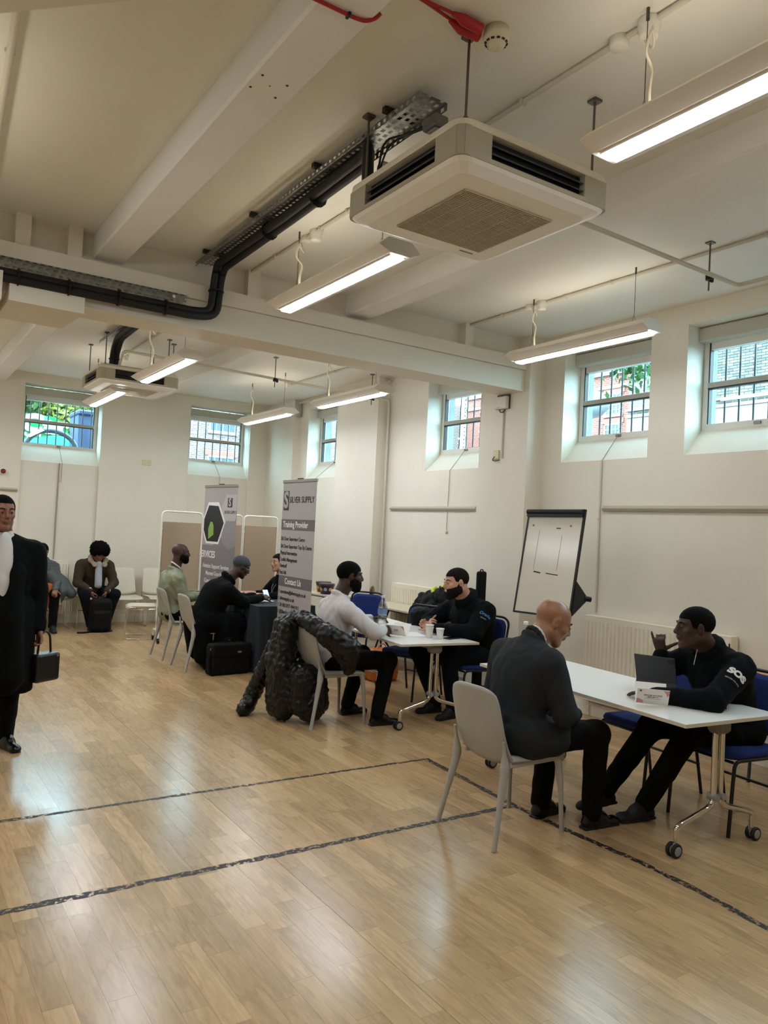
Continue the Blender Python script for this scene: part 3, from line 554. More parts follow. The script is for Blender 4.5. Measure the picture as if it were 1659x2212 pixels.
# ---------- chairs ----------
greyp = mat('warm_grey_plastic', 'A3A19A', .42, noise=.03, nscale=8)
chrome = mat('chrome', 'D8D4CC', .08, 1); blacksteel = mat('black_steel', '0E0E10', .35); bluef = mat('royal_blue_fabric', '162B6C', .9, bump=.3, bscale=300)
def shell_chair(label, loc, rz):
    root = empty('plastic_chair', loc, rz, label, 'chair', 'pale grey plastic shell chairs')
    def back(u, v):
        U = 2*u-1; w_ = .212*(1-.10*v-.05*(1-v)**2); rd = max(0, v-.80)/.20; w_ *= math.sqrt(max(0, 1-.16*rd**2.2))
        y = U*w_; e = abs(U)**3
        z = .405+.435*v-.035*max(0, v-.6)/.4*abs(U)**4+(1-v)**3*(.03*abs(U)**2)
        x = -.20-.085*v-.028*(1-U*U)*(.4+.6*v)+(1-v)**4*.05
        return (x, y, z)
    grid_surf(back, 16, 18, .010, 'backrest', greyp, root)
    def seat(u, v):
        U = 2*u-1; x = -.17+.40*v; w_ = .205*(1+.04*v); return (x, U*w_, .452-.014*(1-U*U)-.02*max(0, v-.75)/.25*((v-.75)/.25)-.02*(max(0, abs(U)-.85)/.15)**2+.012*(1-v)**3)
    grid_surf(seat, 14, 14, .012, 'seat', greyp, root)
    MB().bb(-.16, .19, -.195, -.175, .405, .445, b=.004).bb(-.16, .19, .175, .195, .405, .445, b=.004).bb(.17, .20, -.19, .19, .405, .440, b=.004).build('seat_rim', greyp, root)
    for sy in (-1, 1):
        mb = MB(); pts = [(-.305, sy*.238, 0), (-.255, sy*.215, .22), (-.215, sy*.198, .40), (-.222, sy*.200, .46), (-.238, sy*.203, .56)]
        mb.tube(pts, [.014, .019, .026, .022, .008], 10, fil=.06); mb.build('leg', greyp, root)
        mb = MB(); mb.tube([(.235, sy*.215, 0), (.222, sy*.205, .25), (.20, sy*.195, .415), (.15, sy*.185, .436)], [.013, .017, .022, .016], 10, fil=.05); mb.build('leg', greyp, root)
    return root
pc = shell_chair('pale grey plastic chair carrying the bald man in the grey suit jacket', (3.11, 3.30, 0), .02)
dup(pc, (3.36, 5.83, 0), .02, 'pale grey plastic chair with a black quilted jacket draped over its back')
dup(pc, (3.20, 9.245, 0), .0, 'pale grey plastic chair under the man in the sage green jacket')
dup(pc, (3.215, 8.49, 0), .02, 'pale grey plastic chair behind the man in the long black coat')
def blue_chair(label, loc, rz):
    root = empty('banquet_chair', loc, rz, label, 'chair', 'blue upholstered chairs with black frames')
    def cush(mb, cx_, cy_, cz_, dx, dy, dz, R=None, c=(0, 0, 0)):
        rr_ = []
        for (m, zz) in ((.03, -dz/2), (.006, -dz/2+.008), (0, 0), (.008, dz/2-.008), (.035, dz/2)):
            rr_.append([tuple((V(px_, py_, zz) if R is None else R@V(px_, py_, zz))+V(cx_, cy_, cz_)) for px_, py_ in rrect(-dx/2+m, dx/2-m, -dy/2+m, dy/2-m, .07)])
        return loft(mb, rr_, True, True)
    cush(MB(), .0, 0, .455, .45, .445, .055).build('seat', bluef, root)
    cush(MB(), -.245, 0, .70, .36, .40, .04, roty(-math.pi/2-.14)).build('back_cushion', bluef, root)
    MB().tube([(-.30, -.22, 0), (-.215, -.215, .44), (-.285, -.215, .86), (-.288, -.15, .90), (-.288, .15, .90), (-.285, .215, .86), (-.215, .215, .44), (-.30, .22, 0)], .011, 10, fil=.06).build('back_frame', blacksteel, root)
    for sy in (-1, 1): MB().tube([(.24, sy*.215, 0), (.205, sy*.215, .43), (-.2, sy*.215, .42)], .011, 10, fil=.05).build('leg', blacksteel, root)
    for q in ((-.20, .2, .42), (.2, .2, .42), (-.27, .22, .2)): MB().tube([(q[0], -q[1], q[2]), q], .009, 8).build('stretcher', blacksteel, root)
    return root
bc = blue_chair('blue upholstered chair under the man in the fleece with the white sleeve logo', (4.44, 2.79, 0), math.pi-.08)
dup(bc, (4.47, 3.40, 0), math.pi-.1, 'empty blue upholstered chair on the far side of the nearest table')
dup(bc, (4.74, 5.62, 0), math.pi-.05, 'blue upholstered chair behind the bearded man')
dup(bc, (4.62, 6.42, 0), math.pi+.35, 'blue upholstered chair holding the black backpack')
dup(bc, (4.86, 7.85, 0), math.pi+.6, 'blue upholstered chair standing by the pillar behind the man in the white shirt')
cshell = mat('cream_shell', 'D9D2BF', .4)
def wire_chair(label, loc, rz):
    root = empty('stacking_chair', loc, rz, label, 'chair', 'cream stacking chairs with wire frames')
    def back(u, v):
        U = 2*u-1; w_ = .215-.02*v; z = .50+.38*v-.05*(1-v)*(1-U*U)-.02*v*U**6; x = -.205-.09*v-.02*(1-U*U)
        return (x, U*w_, z)
    grid_surf(back, 12, 10, .010, 'backrest', cshell, root)
    def seat(u, v):
        U = 2*u-1; return (-.19+.41*v, U*.215, .455-.012*(1-U*U)-.03*max(0, v-.8)/.2*((v-.8)/.2))
    grid_surf(seat, 10, 10, .014, 'seat', cshell, root)
    for sy in (-1, 1):
        MB().tube([(-.295, sy*.18, .80), (-.215, sy*.215, .50), (-.25, sy*.235, .012), (.23, sy*.235, .012), (.19, sy*.215, .44), (-.2, sy*.20, .44)], .0055, 8, fil=.035).build('sled_leg', chrome, root)
    MB().tube([(.16, -.21, .44), (.16, .21, .44)], .005, 8).tube([(-.2, -.21, .44), (-.2, .21, .44)], .005, 8).tube([(.215, -.225, .27), (.215, .225, .27)], .005, 8).build('cross_wire', chrome, root)
    return root
wc = wire_chair('cream stacking chair by itself, side on beside the folding screen', (3.18, 10.89, 0), math.pi-.25)
ry = 12.12
for x, lb in ((2.20, 'cream stacking chair under the radiator end, first in the row from the dark coated woman'), (2.76, 'cream stacking chair under the seated youth in the brown jacket'), (3.27, 'empty cream stacking chair right of the seated youth'), (3.80, 'cream stacking chair at the end of the row, half behind the folding screen'), (1.66, 'cream stacking chair in the row behind the dark coated woman')):
    dup(wc, (x, ry+(.02 if x > 3 else 0), 0), -math.pi/2, lb)
# ---------- tables ----------
tw = mat('white_laminate', 'EFEDE8', .22); tedge = mat('table_edge', 'C9BFA8', .5); castorm = mat('castor_grey', '8C8C8C', .5)
bracket = mat('grey_bracket', '77746C', .45)
def flip_table(label, loc, rz, L_=1.83, W_=.78):
    root = empty('folding_table', loc, rz, label, 'table', 'white flip-top tables on castors')
    MB().bb(0, W_, 0, L_, .714, .733).build('table_top', tw, root)
    MB().bb(-.001, .0, 0, L_, .7135, .7325).bb(W_, W_+.001, 0, L_, .7135, .7325).bb(-.001, W_+.001, -.0015, 0, .7135, .7325).bb(-.001, W_+.001, L_, L_+.0015, .7135, .7325).build('edge_band', tedge, root)
    for yy, s_ in ((.20, 1), (L_-.20, -1)):
        lg = MB(); xm = W_/2; y = yy-.10*s_
        lg.bb(xm-.06, xm+.06, y-.045, y+.045, .635, .712, b=.02).build('leg_bracket', bracket, root)
        for sx in (-1, 1):
            fr_ = MB().tube([(xm+sx*.028, y, .64), (xm+sx*.028, y, .255), (xm+sx*.07, y, .225), (xm+sx*.285, y, .165), (xm+sx*.31, y, .15), (xm+sx*.31, y, .075)], .0165, 14, fil=.05).build('leg', chrome, root)
            MB().cyl((xm+sx*.028, y-.03, .285), (xm+sx*.028, y+.03, .285), .02, 16).build('pivot_cap', castorm, fr_)
            MB().tube([(xm+sx*.31, y, .105), (xm+sx*.31, y, .075), (xm+sx*.335, y-.01, .05)], .014, 8).bb(xm+sx*.31-.012, xm+sx*.31+.012, y-.012, y+.012, .045, .08).build('fork', castorm, fr_)
            for q in (-.018, .018):
                c = V(xm+sx*.325, y+q, .0385); MB().lathe([(.022, -.010), (.034, -.010), (.038, -.006), (.038, .006), (.034, .010), (.022, .010)], c, 24, rotx(math.pi/2)).build('wheel', blackm, fr_)
                MB().lathe([(0, -.0125), (.020, -.012), (.025, -.0105), (.025, .0105), (.020, .012), (0, .0125)], c, 24, rotx(math.pi/2)).build('wheel_disc', castorm, fr_)
    MB().bb(W_/2-.02, W_/2+.02, .12, L_-.12, .66, .70).build('under_beam', bracket, root)
    return root
ft = flip_table('white flip-top table on castors nearest the camera', (3.575, 2.475, 0), math.radians(-4.9))
dup(ft, (3.668, 5.225, 0), math.radians(-6), 'white flip-top table on castors between the white shirt man and the bearded man')
# cloth covered table
clothm = mat('slate_blue_tablecloth', '1E262C', .85, bump=.25, bscale=200)
def tablecloth():
    x0, x1, y0, y1, zt = 3.62, 4.36, 7.98, 9.08, .745; per = []; n = 240
    base = rrect(x0, x1, y0, y1, .03, 6)
    P = [V(*p) for p in base]; Ls = [0]; 
    for a, b_ in zip(P, P[1:]+P[:1]): Ls.append(Ls[-1]+np.linalg.norm(b_-a))
    rings = []; cen = V((x0+x1)/2, (y0+y1)/2)
    for lv in (1, .97, .8, .6, .4, .2, .015):
        ring = []
        for k in range(n):
            s_ = Ls[-1]*k/n; i = max(j for j in range(len(P)) if Ls[j] <= s_+1e-9); a, b_ = P[i], P[(i+1) % len(P)]; q = a+(b_-a)*(s_-Ls[i])/max(1e-9, Ls[i+1]-Ls[i]); t = nrm(b_-a) if np.linalg.norm(b_-a) > 1e-9 else V(1, 0); no = V(t[1], -t[0])
            amp = (1-lv)**.8*.022; fold = amp*(math.sin(s_*34+2*math.sin(s_*5))+.5*math.sin(s_*61+1))+(1-lv)*.035
            q = q+no*fold; ring.append((q[0], q[1], zt*lv-.0*lv))
        rings.append(ring)
    mb = MB(); nn = n; vs = [p for r in rings for p in r]
    mb.add(vs, [(i*nn+(k+1) % nn, i*nn+k, (i+1)*nn+k, (i+1)*nn+(k+1) % nn) for i in range(len(rings)-1) for k in range(nn)], True)
    mb.add(rings[0], [tuple(range(nn))[::1]]); return mb
tt = empty('covered_table', (3.99, 8.53, 0), 0, 'trestle table hidden under the slate blue cloth', 'table'); MB().bb(-.34, .34, -.52, .52, .715, .735).build('table_top', mat('table_board', '8A7A60', .6), tt)
for sx in (-1, 1):
    for sy in (-1, 1): MB().cyl((sx*.3, sy*.48, 0), (sx*.3, sy*.48, .715), .016, 8).build('leg', blacksteel, tt)
tag(tablecloth().build('tablecloth', clothm), 'dark slate blue tablecloth falling to the floor beside the roll-up banner', 'tablecloth')
# ---------- roll-up banners ----------
bgrey = mat('banner_light_grey', 'A29B9A', .55); bdark = mat('banner_dark_grey', '625E60', .55); bink = mat('banner_ink', '2A2A2D', .6); bwhite = mat('banner_white_ink', 'E2DEDC', .6); alu = mat('brushed_aluminium', 'A8A6A0', .3, .9); bskin = mat('banner_skin_print', 'A5786A', .6); bmid = mat('banner_mid_grey', '7C777A', .55)
def banner(loc, rz, W_, H, label, top_col):
    """local x from the far end to the near end, local y away from the reader"""
    root = empty('roll_up_banner', loc, rz, label, 'banner', 'roll-up exhibition banners')
    MB().box((W_/2, 0, .04), (W_+.02, .09, .08), b=.015).build('base_cassette', alu, root)
    MB().bb(.15, .19, -.16, .16, 0, .012).bb(W_-.19, W_-.15, -.16, .16, 0, .012).build('foot', blackm, root)
    MB().bb(0, W_, -.0015, .0, .08, H-.02).build('print_sheet', top_col, root)
    MB().bb(-.005, W_+.005, -.012, .012, H-.035, H, b=.004).build('top_rail', alu, root); MB().bb(W_/2-.05, W_/2+.05, -.006, .02, H, H+.012).build('top_clip', blackm, root)
    MB().cyl((W_/2, .03, .08), (W_/2, .012, H-.01), .008, 8).build('pole', alu, root)
    return root
def flat(mb, poly, y=-.003): mb.prism(poly, y, y+.0016, 1); return mb
TM = lambda x, z, y=-.0035: frame_M((x, y, z), (1, 0, 0), (0, 0, 1))
def ellp(cx_, cz_, rx_, rz_, n=28, a0=0, a1=360): return [(cx_+rx_*math.cos(math.radians(a0+(a1-a0)*i/n)), cz_+rz_*math.sin(math.radians(a0+(a1-a0)*i/n))) for i in range(n+(0 if a1-a0 >= 360 else 1))]
def s_logo(root, x, z, w_, h, m, mcut, y=-.003):
    flat(MB(), [(x, z), (x+w_, z), (x+w_, z+h), (x, z+h)], y).build('logo_block', m, root)
    text('S', h*1.15, mcut, root, TM(x+w_*.5, z+h*.5, y-.002), 'logo_letter', align='CENTER', bold=.004*h/.1, sx=.95)
# banner with training text (near end at y 7.19)
b2 = banner((3.86, 7.985, 0), -math.pi/2, .80, 2.185, 'tall roll-up banner with training provider text beside the blue cloth table', bgrey)
s_logo(b2, .03, 1.84, .13, .22, bink, bgrey)
text('SILVER SUPPLY', .098, bink, b2, TM(.175, 1.955), sx=.93, bold=.001)
def band(root, z0, z1, s, size, xx=.4):
    flat(MB(), [(.0, z0), (.80, z0), (.80, z1), (0, z1)]).build('title_band', bdark, root); text(s, size, bwhite, root, TM(xx, (z0+z1)/2, -.005), align='CENTER', bold=.0015, sx=.9)
band(b2, 1.62, 1.74, 'Training Provider', .095, .35); band(b2, .985, 1.105, 'Contact Us', .095, .36)
for s, z in (('SIA Door Supervisor Course', 1.52), ('SIA Door Supervisor Top Up Course', 1.435), ('Physical Intervention', 1.36), ('Conflict Management', 1.285), ('Handcuff', 1.215), ('First Aid', 1.14)): text(s, .060, bink, b2, TM(.012, z), sx=.82, bold=.0008)
for s, z in (('operations@silversupply.co.uk', .925), ('silversupply.co.uk', .85), ('24 HRS 0777 4444 913', .775), ('@SilverSupplySecurity', .70)):
    text(s, .058, bink, b2, TM(.06, z), sx=.86, bold=.0008); flat(MB(), [(.012, z-.02), (.04, z-.02), (.04, z+.02), (.012, z+.02)]).build('contact_icon', bmid, b2)
flat(MB(), [(0, .08), (.80, .08), (.80, .20), (.6, .26), (.45, .38), (.33, .50), (.2, .56), (.06, .54), (0, .50)], -.0028).build('dark_swoosh', bdark, b2)
flat(MB(), ellp(.17, .42, .27, .24), -.0036).build('photo_ring', bdark, b2); flat(MB(), [p for p in ellp(.17, .42, .245, .215) if 1], -.0044).build('photo_disc', mat('print_pale', 'B9AEAA', .6), b2)
flat(MB(), [(0.0, .55), (.06, .57), (.11, .52), (.19, .45), (.25, .38), (.28, .26), (.22, .22), (.13, .30), (.04, .34), (.0, .38)], -.005).build('printed_hands', bskin, b2)
flat(MB(), [(.02, .36), (.12, .33), (.16, .40), (.10, .46), (.03, .44)], -.0055).build('printed_hands', mat('banner_skin_light', 'BF9484', .6), b2)
flat(MB(), [(.0, .58), (.05, .60), (.04, .52), (.0, .50)], -.0057).build('printed_red_sleeve', mat('print_red', '9A2A2C', .6), b2)
flat(MB(), ellp(.61, .46, .17, .20), -.0046).build('photo_ring', bdark, b2); flat(MB(), ellp(.61, .46, .145, .175), -.0052).build('photo_disc', mat('print_ochre', 'AF9B61', .6), b2)
flat(MB(), [(.55, .30), (.70, .31), (.75, .42), (.73, .54), (.65, .62), (.60, .50)], -.0058).build('printed_jacket', bink, b2)
flat(MB(), rrect(.04, .26, .15, .22, .02, 3), -.0046).build('approval_badge', bwhite, b2); text('Approved', .03, bink, b2, TM(.10, .185, -.006)); flat(MB(), ellp(.07, .185, .02, .02), -.0058).build('badge_emblem', bmid, b2)
# services banner
b1 = banner((3.68, 10.015, 0), -math.pi/2+.125, .875, 2.16, 'tall roll-up banner listing security services behind the two seated visitors', bgrey)
flat(MB(), [(0, .08), (.875, .08), (.875, 1.50), (.60, 1.42), (.45, 1.50), (.30, 1.36), (0, 1.36)], -.0028).build('dark_ground', bmid, b1)
flat(MB(), [(.47, 1.62), (.55, 1.40), (.70, 1.32), (.875, 1.38), (.875, 1.80)], -.0032).build('printed_street', mat('print_street', '8B8688', .6), b1)
hx = lambda cx_, cz_, a, b_: [(cx_-a, cz_), (cx_-a*.5, cz_+b_), (cx_+a*.5, cz_+b_), (cx_+a, cz_), (cx_+a*.5, cz_-b_), (cx_-a*.5, cz_-b_)]
flat(MB(), [(.0, 1.72), (.12, 1.93), (.40, 1.93), (.60, 1.68), (.44, 1.38), (.10, 1.38), (0, 1.55)], -.0036).build('photo_border', bwhite, b1)
flat(MB(), [(.02, 1.70), (.14, 1.89), (.40, 1.88), (.56, 1.66), (.42, 1.41), (.12, 1.41), (.02, 1.56)], -.0044).build('photo_hexagon', mat('print_black', '141316', .5), b1)
flat(MB(), [(.16, 1.44), (.30, 1.50), (.29, 1.62), (.25, 1.67), (.20, 1.67), (.15, 1.58)], -.0052).build('printed_hi_vis', mat('print_lime', '7FA33F', .6), b1)
flat(MB(), [(.48, 1.86), (.60, 2.03), (.875, 2.03), (.875, 1.74), (.84, 1.69), (.60, 1.69)], -.0052).build('logo_hexagon', mat('banner_pale', 'B4AEAE', .6), b1)
s_logo(b1, .64, 1.865, .12, .12, bink, mat('banner_pale', 'B4AEAE', .6), -.0065); text('SILVER SUPPLY', .056, bink, b1, TM(.72, 1.80, -.006), sx=.85, align='CENTER', bold=.0006)
text('SERVICES', .125, bwhite, b1, TM(-.06, 1.235), sx=.84, bold=.003)
for s, z, x in (('Aviation Support Services', 1.085, .40), ('Manned Guarding', .99, .38), ('Concierge Services', .89, .37), ('Event Security', .79, .38), ('Corporate Security', .69, .38), ('Retail Security', .60, .38)): text(s, .078, bwhite, b1, TM(x, z), sx=.86, align='CENTER', bold=.0012)
# ---------- folding screen ----------
sb = mat('screen_taupe_fabric', 'A8947E', .85); sc_ = empty('folding_screen', (3.25, 10.45, 0), 0, 'three panel folding screen of taupe board in a white tubular frame on castors', 'screen')
for (x0, y0, x1, y1) in ((0, 0, .575, .02), (.60, .02, 1.215, .10), (1.24, .10, 1.80, .14)):
    a = V(x0, y0, 0); d = V(x1-x0, y1-y0, 0); L_ = np.linalg.norm(d); d = d/L_; nn = V(-d[1], d[0], 0); q = lambda s_, z: a+d*s_+V(0, 0, z)
    MB().tube([q(0, .20), q(0, 1.785), q(L_, 1.785), q(L_, .20)], .013, 10, fil=.07).build('panel_frame', whitem, sc_)
    R = np.array([d, nn, (0, 0, 1)]).T; MB().box(q(L_/2, .96), (L_-.035, .02, 1.36), R).build('panel', sb, sc_)
    mb = MB()
    for z in (.45, 1.0, 1.55):
        for s_ in (.012, L_-.012): mb.box(q(s_, z), (.03, .014, .02), R)
    mb.build('panel_clip', whitem, sc_)
for (x_, y_) in ((0, 0), (.588, .02), (1.228, .10), (1.80, .14)):
    f_ = MB().tube([(x_, y_, .3), (x_, y_, .16)], .013, 10).tube([(x_-.02, y_-.18, .06), (x_-.015, y_-.16, .16), (x_+.015, y_+.16, .16), (x_+.02, y_+.18, .06)], .013, 10, fil=.06).build('foot', whitem, sc_)
    for s_ in (-1, 1): MB().cyl((x_+s_*.02-.012, y_+s_*.18, .03), (x_+s_*.02+.012, y_+s_*.18, .03), .03, 16).bb(x_+s_*.02-.014, x_+s_*.02+.014, y_+s_*.18-.012, y_+s_*.18+.012, .03, .07).build('castor', blackm, f_)
# ---------- flipchart easel ----------
ez = empty('flipchart_easel', (4.97, 4.99, 0), 0, 'white magnetic flipchart board with black frame leaning back on a tripod', 'flipchart')
# board corners fitted in space: lower edge nearer the room, top leaning to the wall
TL, TR, BL, BR = V(-.02, .17, 1.915), V(.02, -.475, 1.925), V(-.13, .41, .99), V(-.06, -.25, .955)
TL, TR, BL = V(.02, .165, 1.918), V(.09, -.43, 1.925), V(-.17, .33, 1.0); 
ux = nrm(TR-TL); Wd = np.linalg.norm(TR-TL); uy = nrm(BL-TL-ux*((BL-TL)@ux)); Hd = np.linalg.norm((BL-TL)-ux*((BL-TL)@ux)); uz = np.cross(ux, uy)
Rb = np.array([ux, -uy, np.cross(ux, -uy)]).T; bp_ = lambda s_, t_, o_=0: TL+ux*s_*Wd+uy*t_*Hd+Rb[:, 2]*o_
MB().box(bp_(.5, .5), (Wd, Hd, .012), Rb).build('whiteboard', mat('whiteboard_enamel', 'CFC9BA', .16), ez)
fr_ = MB()
for (s_, t_, dx, dy) in ((0, .5, .016, Hd+.016), (1, .5, .016, Hd+.016), (.5, 1, Wd+.016, .016), (.5, 0, Wd+.016, .016)): fr_.box(bp_(s_, t_), (dx, dy, .024), Rb)
fr_.build('frame', blackm, ez)
MB().tube([bp_(0, .02, .03), bp_(1, .02, .03)], .022, 12).box(bp_(.5, .045, .02), (Wd, .04, .03), Rb).build('paper_clamp', blackm, ez)
for s_ in (.12, .80): MB().cyl(bp_(s_, .15, .006), bp_(s_, .15, .012), .009, 12).build('peg', bmid, ez)
dl = MB()
for (s0, t0, s1, t1, w_) in ((.25, .19, .24, .58, .003), (.67, .24, .66, .58, .003), (.25, .60, .38, .61, .012), (.48, .61, .70, .62, .009), (.55, .175, .63, .175, .010)):
    p0, p1 = bp_(s0, t0, .0068), bp_(s1, t1, .0068); d = nrm(p1-p0); q_ = np.cross(d, Rb[:, 2])*w_/2; dl.add([p0-q_, p0+q_, p1+q_, p1-q_], [(0, 1, 2, 3)])
dl.build('pen_marks', mat('marker_black', '2B2A28', .6), ez)
MB().add([bp_(1.01, .66, -.012), bp_(1.01, .98, -.012), bp_(1.16, .80, -.08), bp_(1.01, .66, -.02), bp_(1.01, .98, -.02), bp_(1.16, .80, -.09)], [(0, 1, 2), (5, 4, 3), (0, 3, 4, 1), (1, 4, 5, 2), (2, 5, 3, 0)]).build('tilt_bracket', blackm, ez)
MB().cyl(bp_(1.12, .80, -.06), bp_(1.17, .80, -.11), .022, 16).build('tilt_knob', blackm, ez)
MB().tube([bp_(.5, .1, -.03), bp_(.5, .8, -.04), (.02, .0, .62)], .014, 10).build('mast', blacksteel, ez)
for a in (.2, 2.3, 4.4): MB().tube([(.02, .0, .62), (.02+.30*math.cos(a), .30*math.sin(a), 0)], .012, 10).build('leg', blacksteel, ez)
# ---------- side tables by the window wall ----------
pale = mat('pale_birch_top', 'D2C6AC', .4)
def desk(x0, x1, y0, y1, z, label, m=pale, rz=0):
    root = empty('side_table', ((x0+x1)/2, (y0+y1)/2, 0), rz, label, 'table'); a, b_ = (x1-x0)/2, (y1-y0)/2
    MB().bb(-a, a, -b_, b_, z-.022, z-.002).build('table_top', m, root); MB().bb(-a-.003, a+.003, -b_-.003, b_+.003, z-.034, z-.0215).build('edge_trim', blacksteel, root)
    for sy in (-1, 1):
        MB().tube([(-a+.05, sy*(b_-.08), z-.03), (a-.05, sy*(b_-.30), 0)], .012, 8).tube([(a-.05, sy*(b_-.08), z-.03), (-a+.05, sy*(b_-.30), 0)], .012, 8).build('crossed_leg', blacksteel, root)
    return root
desk(5.17, 5.70, 6.70, 8.40, .745, 'narrow folding side table by the window wall carrying bags and coats')
desk(5.15, 5.60, 9.05, 9.95, .745, 'pale side table by the far pillar with snack tubs on it', rz=.05)
desk(5.25, 5.78, 1.7, 3.45, .745, 'light wooden side table against the window wall at the picture edge', mat('light_oak_veneer', 'C49A63', .4, noise=.08, nscale=12))
for (x_, y_, z_, rz_) in ((5.45, 3.1, .743, 0),):
    c_ = empty('black_cable', (x_, y_, z_+.006), 0, 'thin black cable lying on the light wooden side table', 'cable'); MB().tube([(.1, .2, 0), (.0, .05, 0), (.08, -.1, 0), (-.05, -.3, 0), (.05, -.5, 0)], .004, 6, fil=.1).build('cable_run', blackm, c_)
# tubs and can
for (x_, y_, m_, lb) in ((5.30, 9.42, mat('tub_purple', '2B1442', .35), 'dark purple round snack tub with printed badges on the far side table'), (5.42, 9.74, mat('tub_maroon', '5A1F2E', .35), 'maroon snack tub behind the purple one')):
    t_ = empty('snack_tub', (x_, y_, .744), 0, lb, 'tub', 'snack tubs'); MB().lathe([(0, 0), (.085, 0), (.105, .12), (.108, .125), (.108, .14), (0, .142)], n=32).build('tub_body', m_, t_); MB().lathe([(.109, .115), (.112, .12), (.112, .146), (.10, .15), (0, .15)], n=32).build('lid', mat('tub_lid', '3B2A3A', .3), t_)
    for k, c_ in enumerate(('C9A24A', '8FA0C8', 'C9A24A')): a = math.radians(190+40*k); MB().cyl((.099*math.cos(a), .099*math.sin(a), .07), (.1035*math.cos(a), .1035*math.sin(a), .068), .025, 14).build('printed_badge', mat('badge_'+c_, c_, .5), t_)
cn = empty('crisp_tube', (4.27, 8.05, .746), 0, 'blue cardboard crisp tube standing on the blue cloth table behind the banner', 'tube'); MB().lathe([(0, 0), (.037, 0), (.037, .22), (0, .22)], n=24).build('tube_body', mat('tube_blue', '2B6C9E', .35), cn); MB().lathe([(.039, .215), (.039, .23), (0, .23)], n=24).build('cap', mat('clear_cap', 'B7CBD6', .3), cn); MB().cyl((-.037, .0, .15), (-.0385, 0, .15), .03, 14).build('printed_panel', mat('tube_red', 'A33B34', .4), cn)

# ---------- things on and around the tables ----------
def card(loc, rz, label, w_, h, lines, big=True):
    root = empty('tent_card', loc, rz, label, 'name card', 'folded name cards'); cm = mat('card_white', 'E9E4DE', .5); d_ = h*1.05; t = math.atan2(d_, h); 
    # folded ridge along local x, printed side towards local -y
    for s_, nme in ((-1, 'printed_panel'), (1, 'rear_panel')):
        Rx = rotx(-s_*t*.9); MB().box(V(0, s_*d_*.5, h*.5*.93), (w_, .0016, h*1.08), Rx).build(nme, cm, root)
    Rx = rotx(t*.9); o = V(0, -d_*.5, h*.5*.93); X = V(1, 0, 0); Y_ = Rx@V(0, 0, 1); no = Rx@V(0, -1, 0)
    TMc = lambda x, z, e=.0016: frame_M(o+X*x+Y_*z+no*e, X, Y_)
    pk = mat('card_pink', 'C98484', .55)
    def fl(poly, m, nme, e=.0013):
        MB().add([tuple(o+X*a+Y_*b_+no*e) for a, b_ in poly], [tuple(range(len(poly)))]).build(nme, m, root)
    fl([(w_*.5, h*.5), (w_*.5, h*.18), (w_*.43, h*.08), (w_*.40, h*.3), (w_*.30, h*.5)], pk, 'pink_swash'); fl([(-w_*.5, -h*.5), (-w_*.27, -h*.5), (-w_*.30, -h*.30), (-w_*.40, -h*.2), (-w_*.5, -h*.18)], pk, 'pink_swash')
    fl([(-w_*.42, h*.34), (-w_*.36, h*.34), (-w_*.36, h*.45), (-w_*.42, h*.45)], mat('marker_black', '2B2A28', .6), 'card_emblem')
    for i, s in enumerate(lines): text(s, h*.105, bink, root, TMc(0, h*(.10-.13*i)), align='CENTER')
    fl([(-w_*.25, -h*.14), (w_*.25, -h*.14), (w_*.25, -h*.155), (-w_*.25, -h*.155)], bink, 'underline')
    return root
card((3.81, 2.87, .7335), math.radians(-48), 'white tent card with pink corners on the nearest table', .175, .125, ['SECURE ON SITE', 'SECURITY'])
card((3.94, 5.66, .7335), math.radians(-55), 'white tent card with pink corners on the table of the bearded man', .16, .12, ['Oracle', 'Security'])
bottle_m = mat('clear_bottle', 'EEF4F8', .08, trans=.92, ior=1.15, alpha=.55)
def bottle(loc, label, label_blue=True):
    root = empty('water_bottle', loc, 0, label, 'bottle', 'plastic water bottles')
    pr = [(0, .002), (.036, .0), (.042, .012)]
    for k in range(9): z = .02+k*.022; pr += [(.043, z), (.040, z+.008), (.043, z+.016)]
    pr += [(.043, .225), (.040, .245), (.028, .275), (.016, .30), (.0135, .315)]
    MB().lathe(pr, n=28).build('bottle_body', bottle_m, root); MB().lathe([(0, .006), (.038, .006), (.0395, .02), (.0395, .15), (0, .152)], n=24).build('water', mat('water', 'DDE8EC', .02, trans=1, ior=1.33, alpha=.45), root)
    if label_blue: MB().lathe([(.0436, .165), (.0436, .215)], n=28).build('paper_label', mat('label_blue', '6F90B5', .5, alpha=.85), root)
    MB().lathe([(0, .335), (.016, .335), (.017, .33), (.017, .312), (.0, .312)], n=20).build('cap', mat('cap_white', 'E8E8E6', .4), root); return root
bottle((3.93, 5.92, .734), 'tall clear water bottle with a blue label on the table of the bearded man')
bottle((3.90, 4.02, .734), 'clear water bottle with a white cap behind the bald man', False)
cupm = mat('white_paper_cup', 'ECEAE4', .5)
def cup(loc, label, n_=1):
    root = empty('paper_cup', loc, 0, label, 'cup', 'white paper cups')
    for k in range(n_): z = k*.022; MB().lathe([(0, z), (.025, z), (.035, z+.088), (.0375, z+.088), (.0375, z+.094), (.034, z+.094), (.0245, z+.006), (0, z+.006)], n=28).build('cup_wall', cupm, root)
    return root
cup((4.165, 5.50, .734), 'stacked pair of white paper cups in front of the bearded man', 2); cup((4.21, 5.405, .734), 'single white paper cup next to the stacked pair')
def phone(loc, rz, label, m, sc_m):
    root = empty('mobile_phone', loc, rz, label, 'phone', 'mobile phones'); MB().box((0, 0, .0045), (.075, .155, .009), b=.003).build('phone_case', m, root); MB().box((0, 0, .0093), (.067, .145, .0006)).build('screen', sc_m, root); return root
dk = mat('black_glass', '0B0C10', .08)
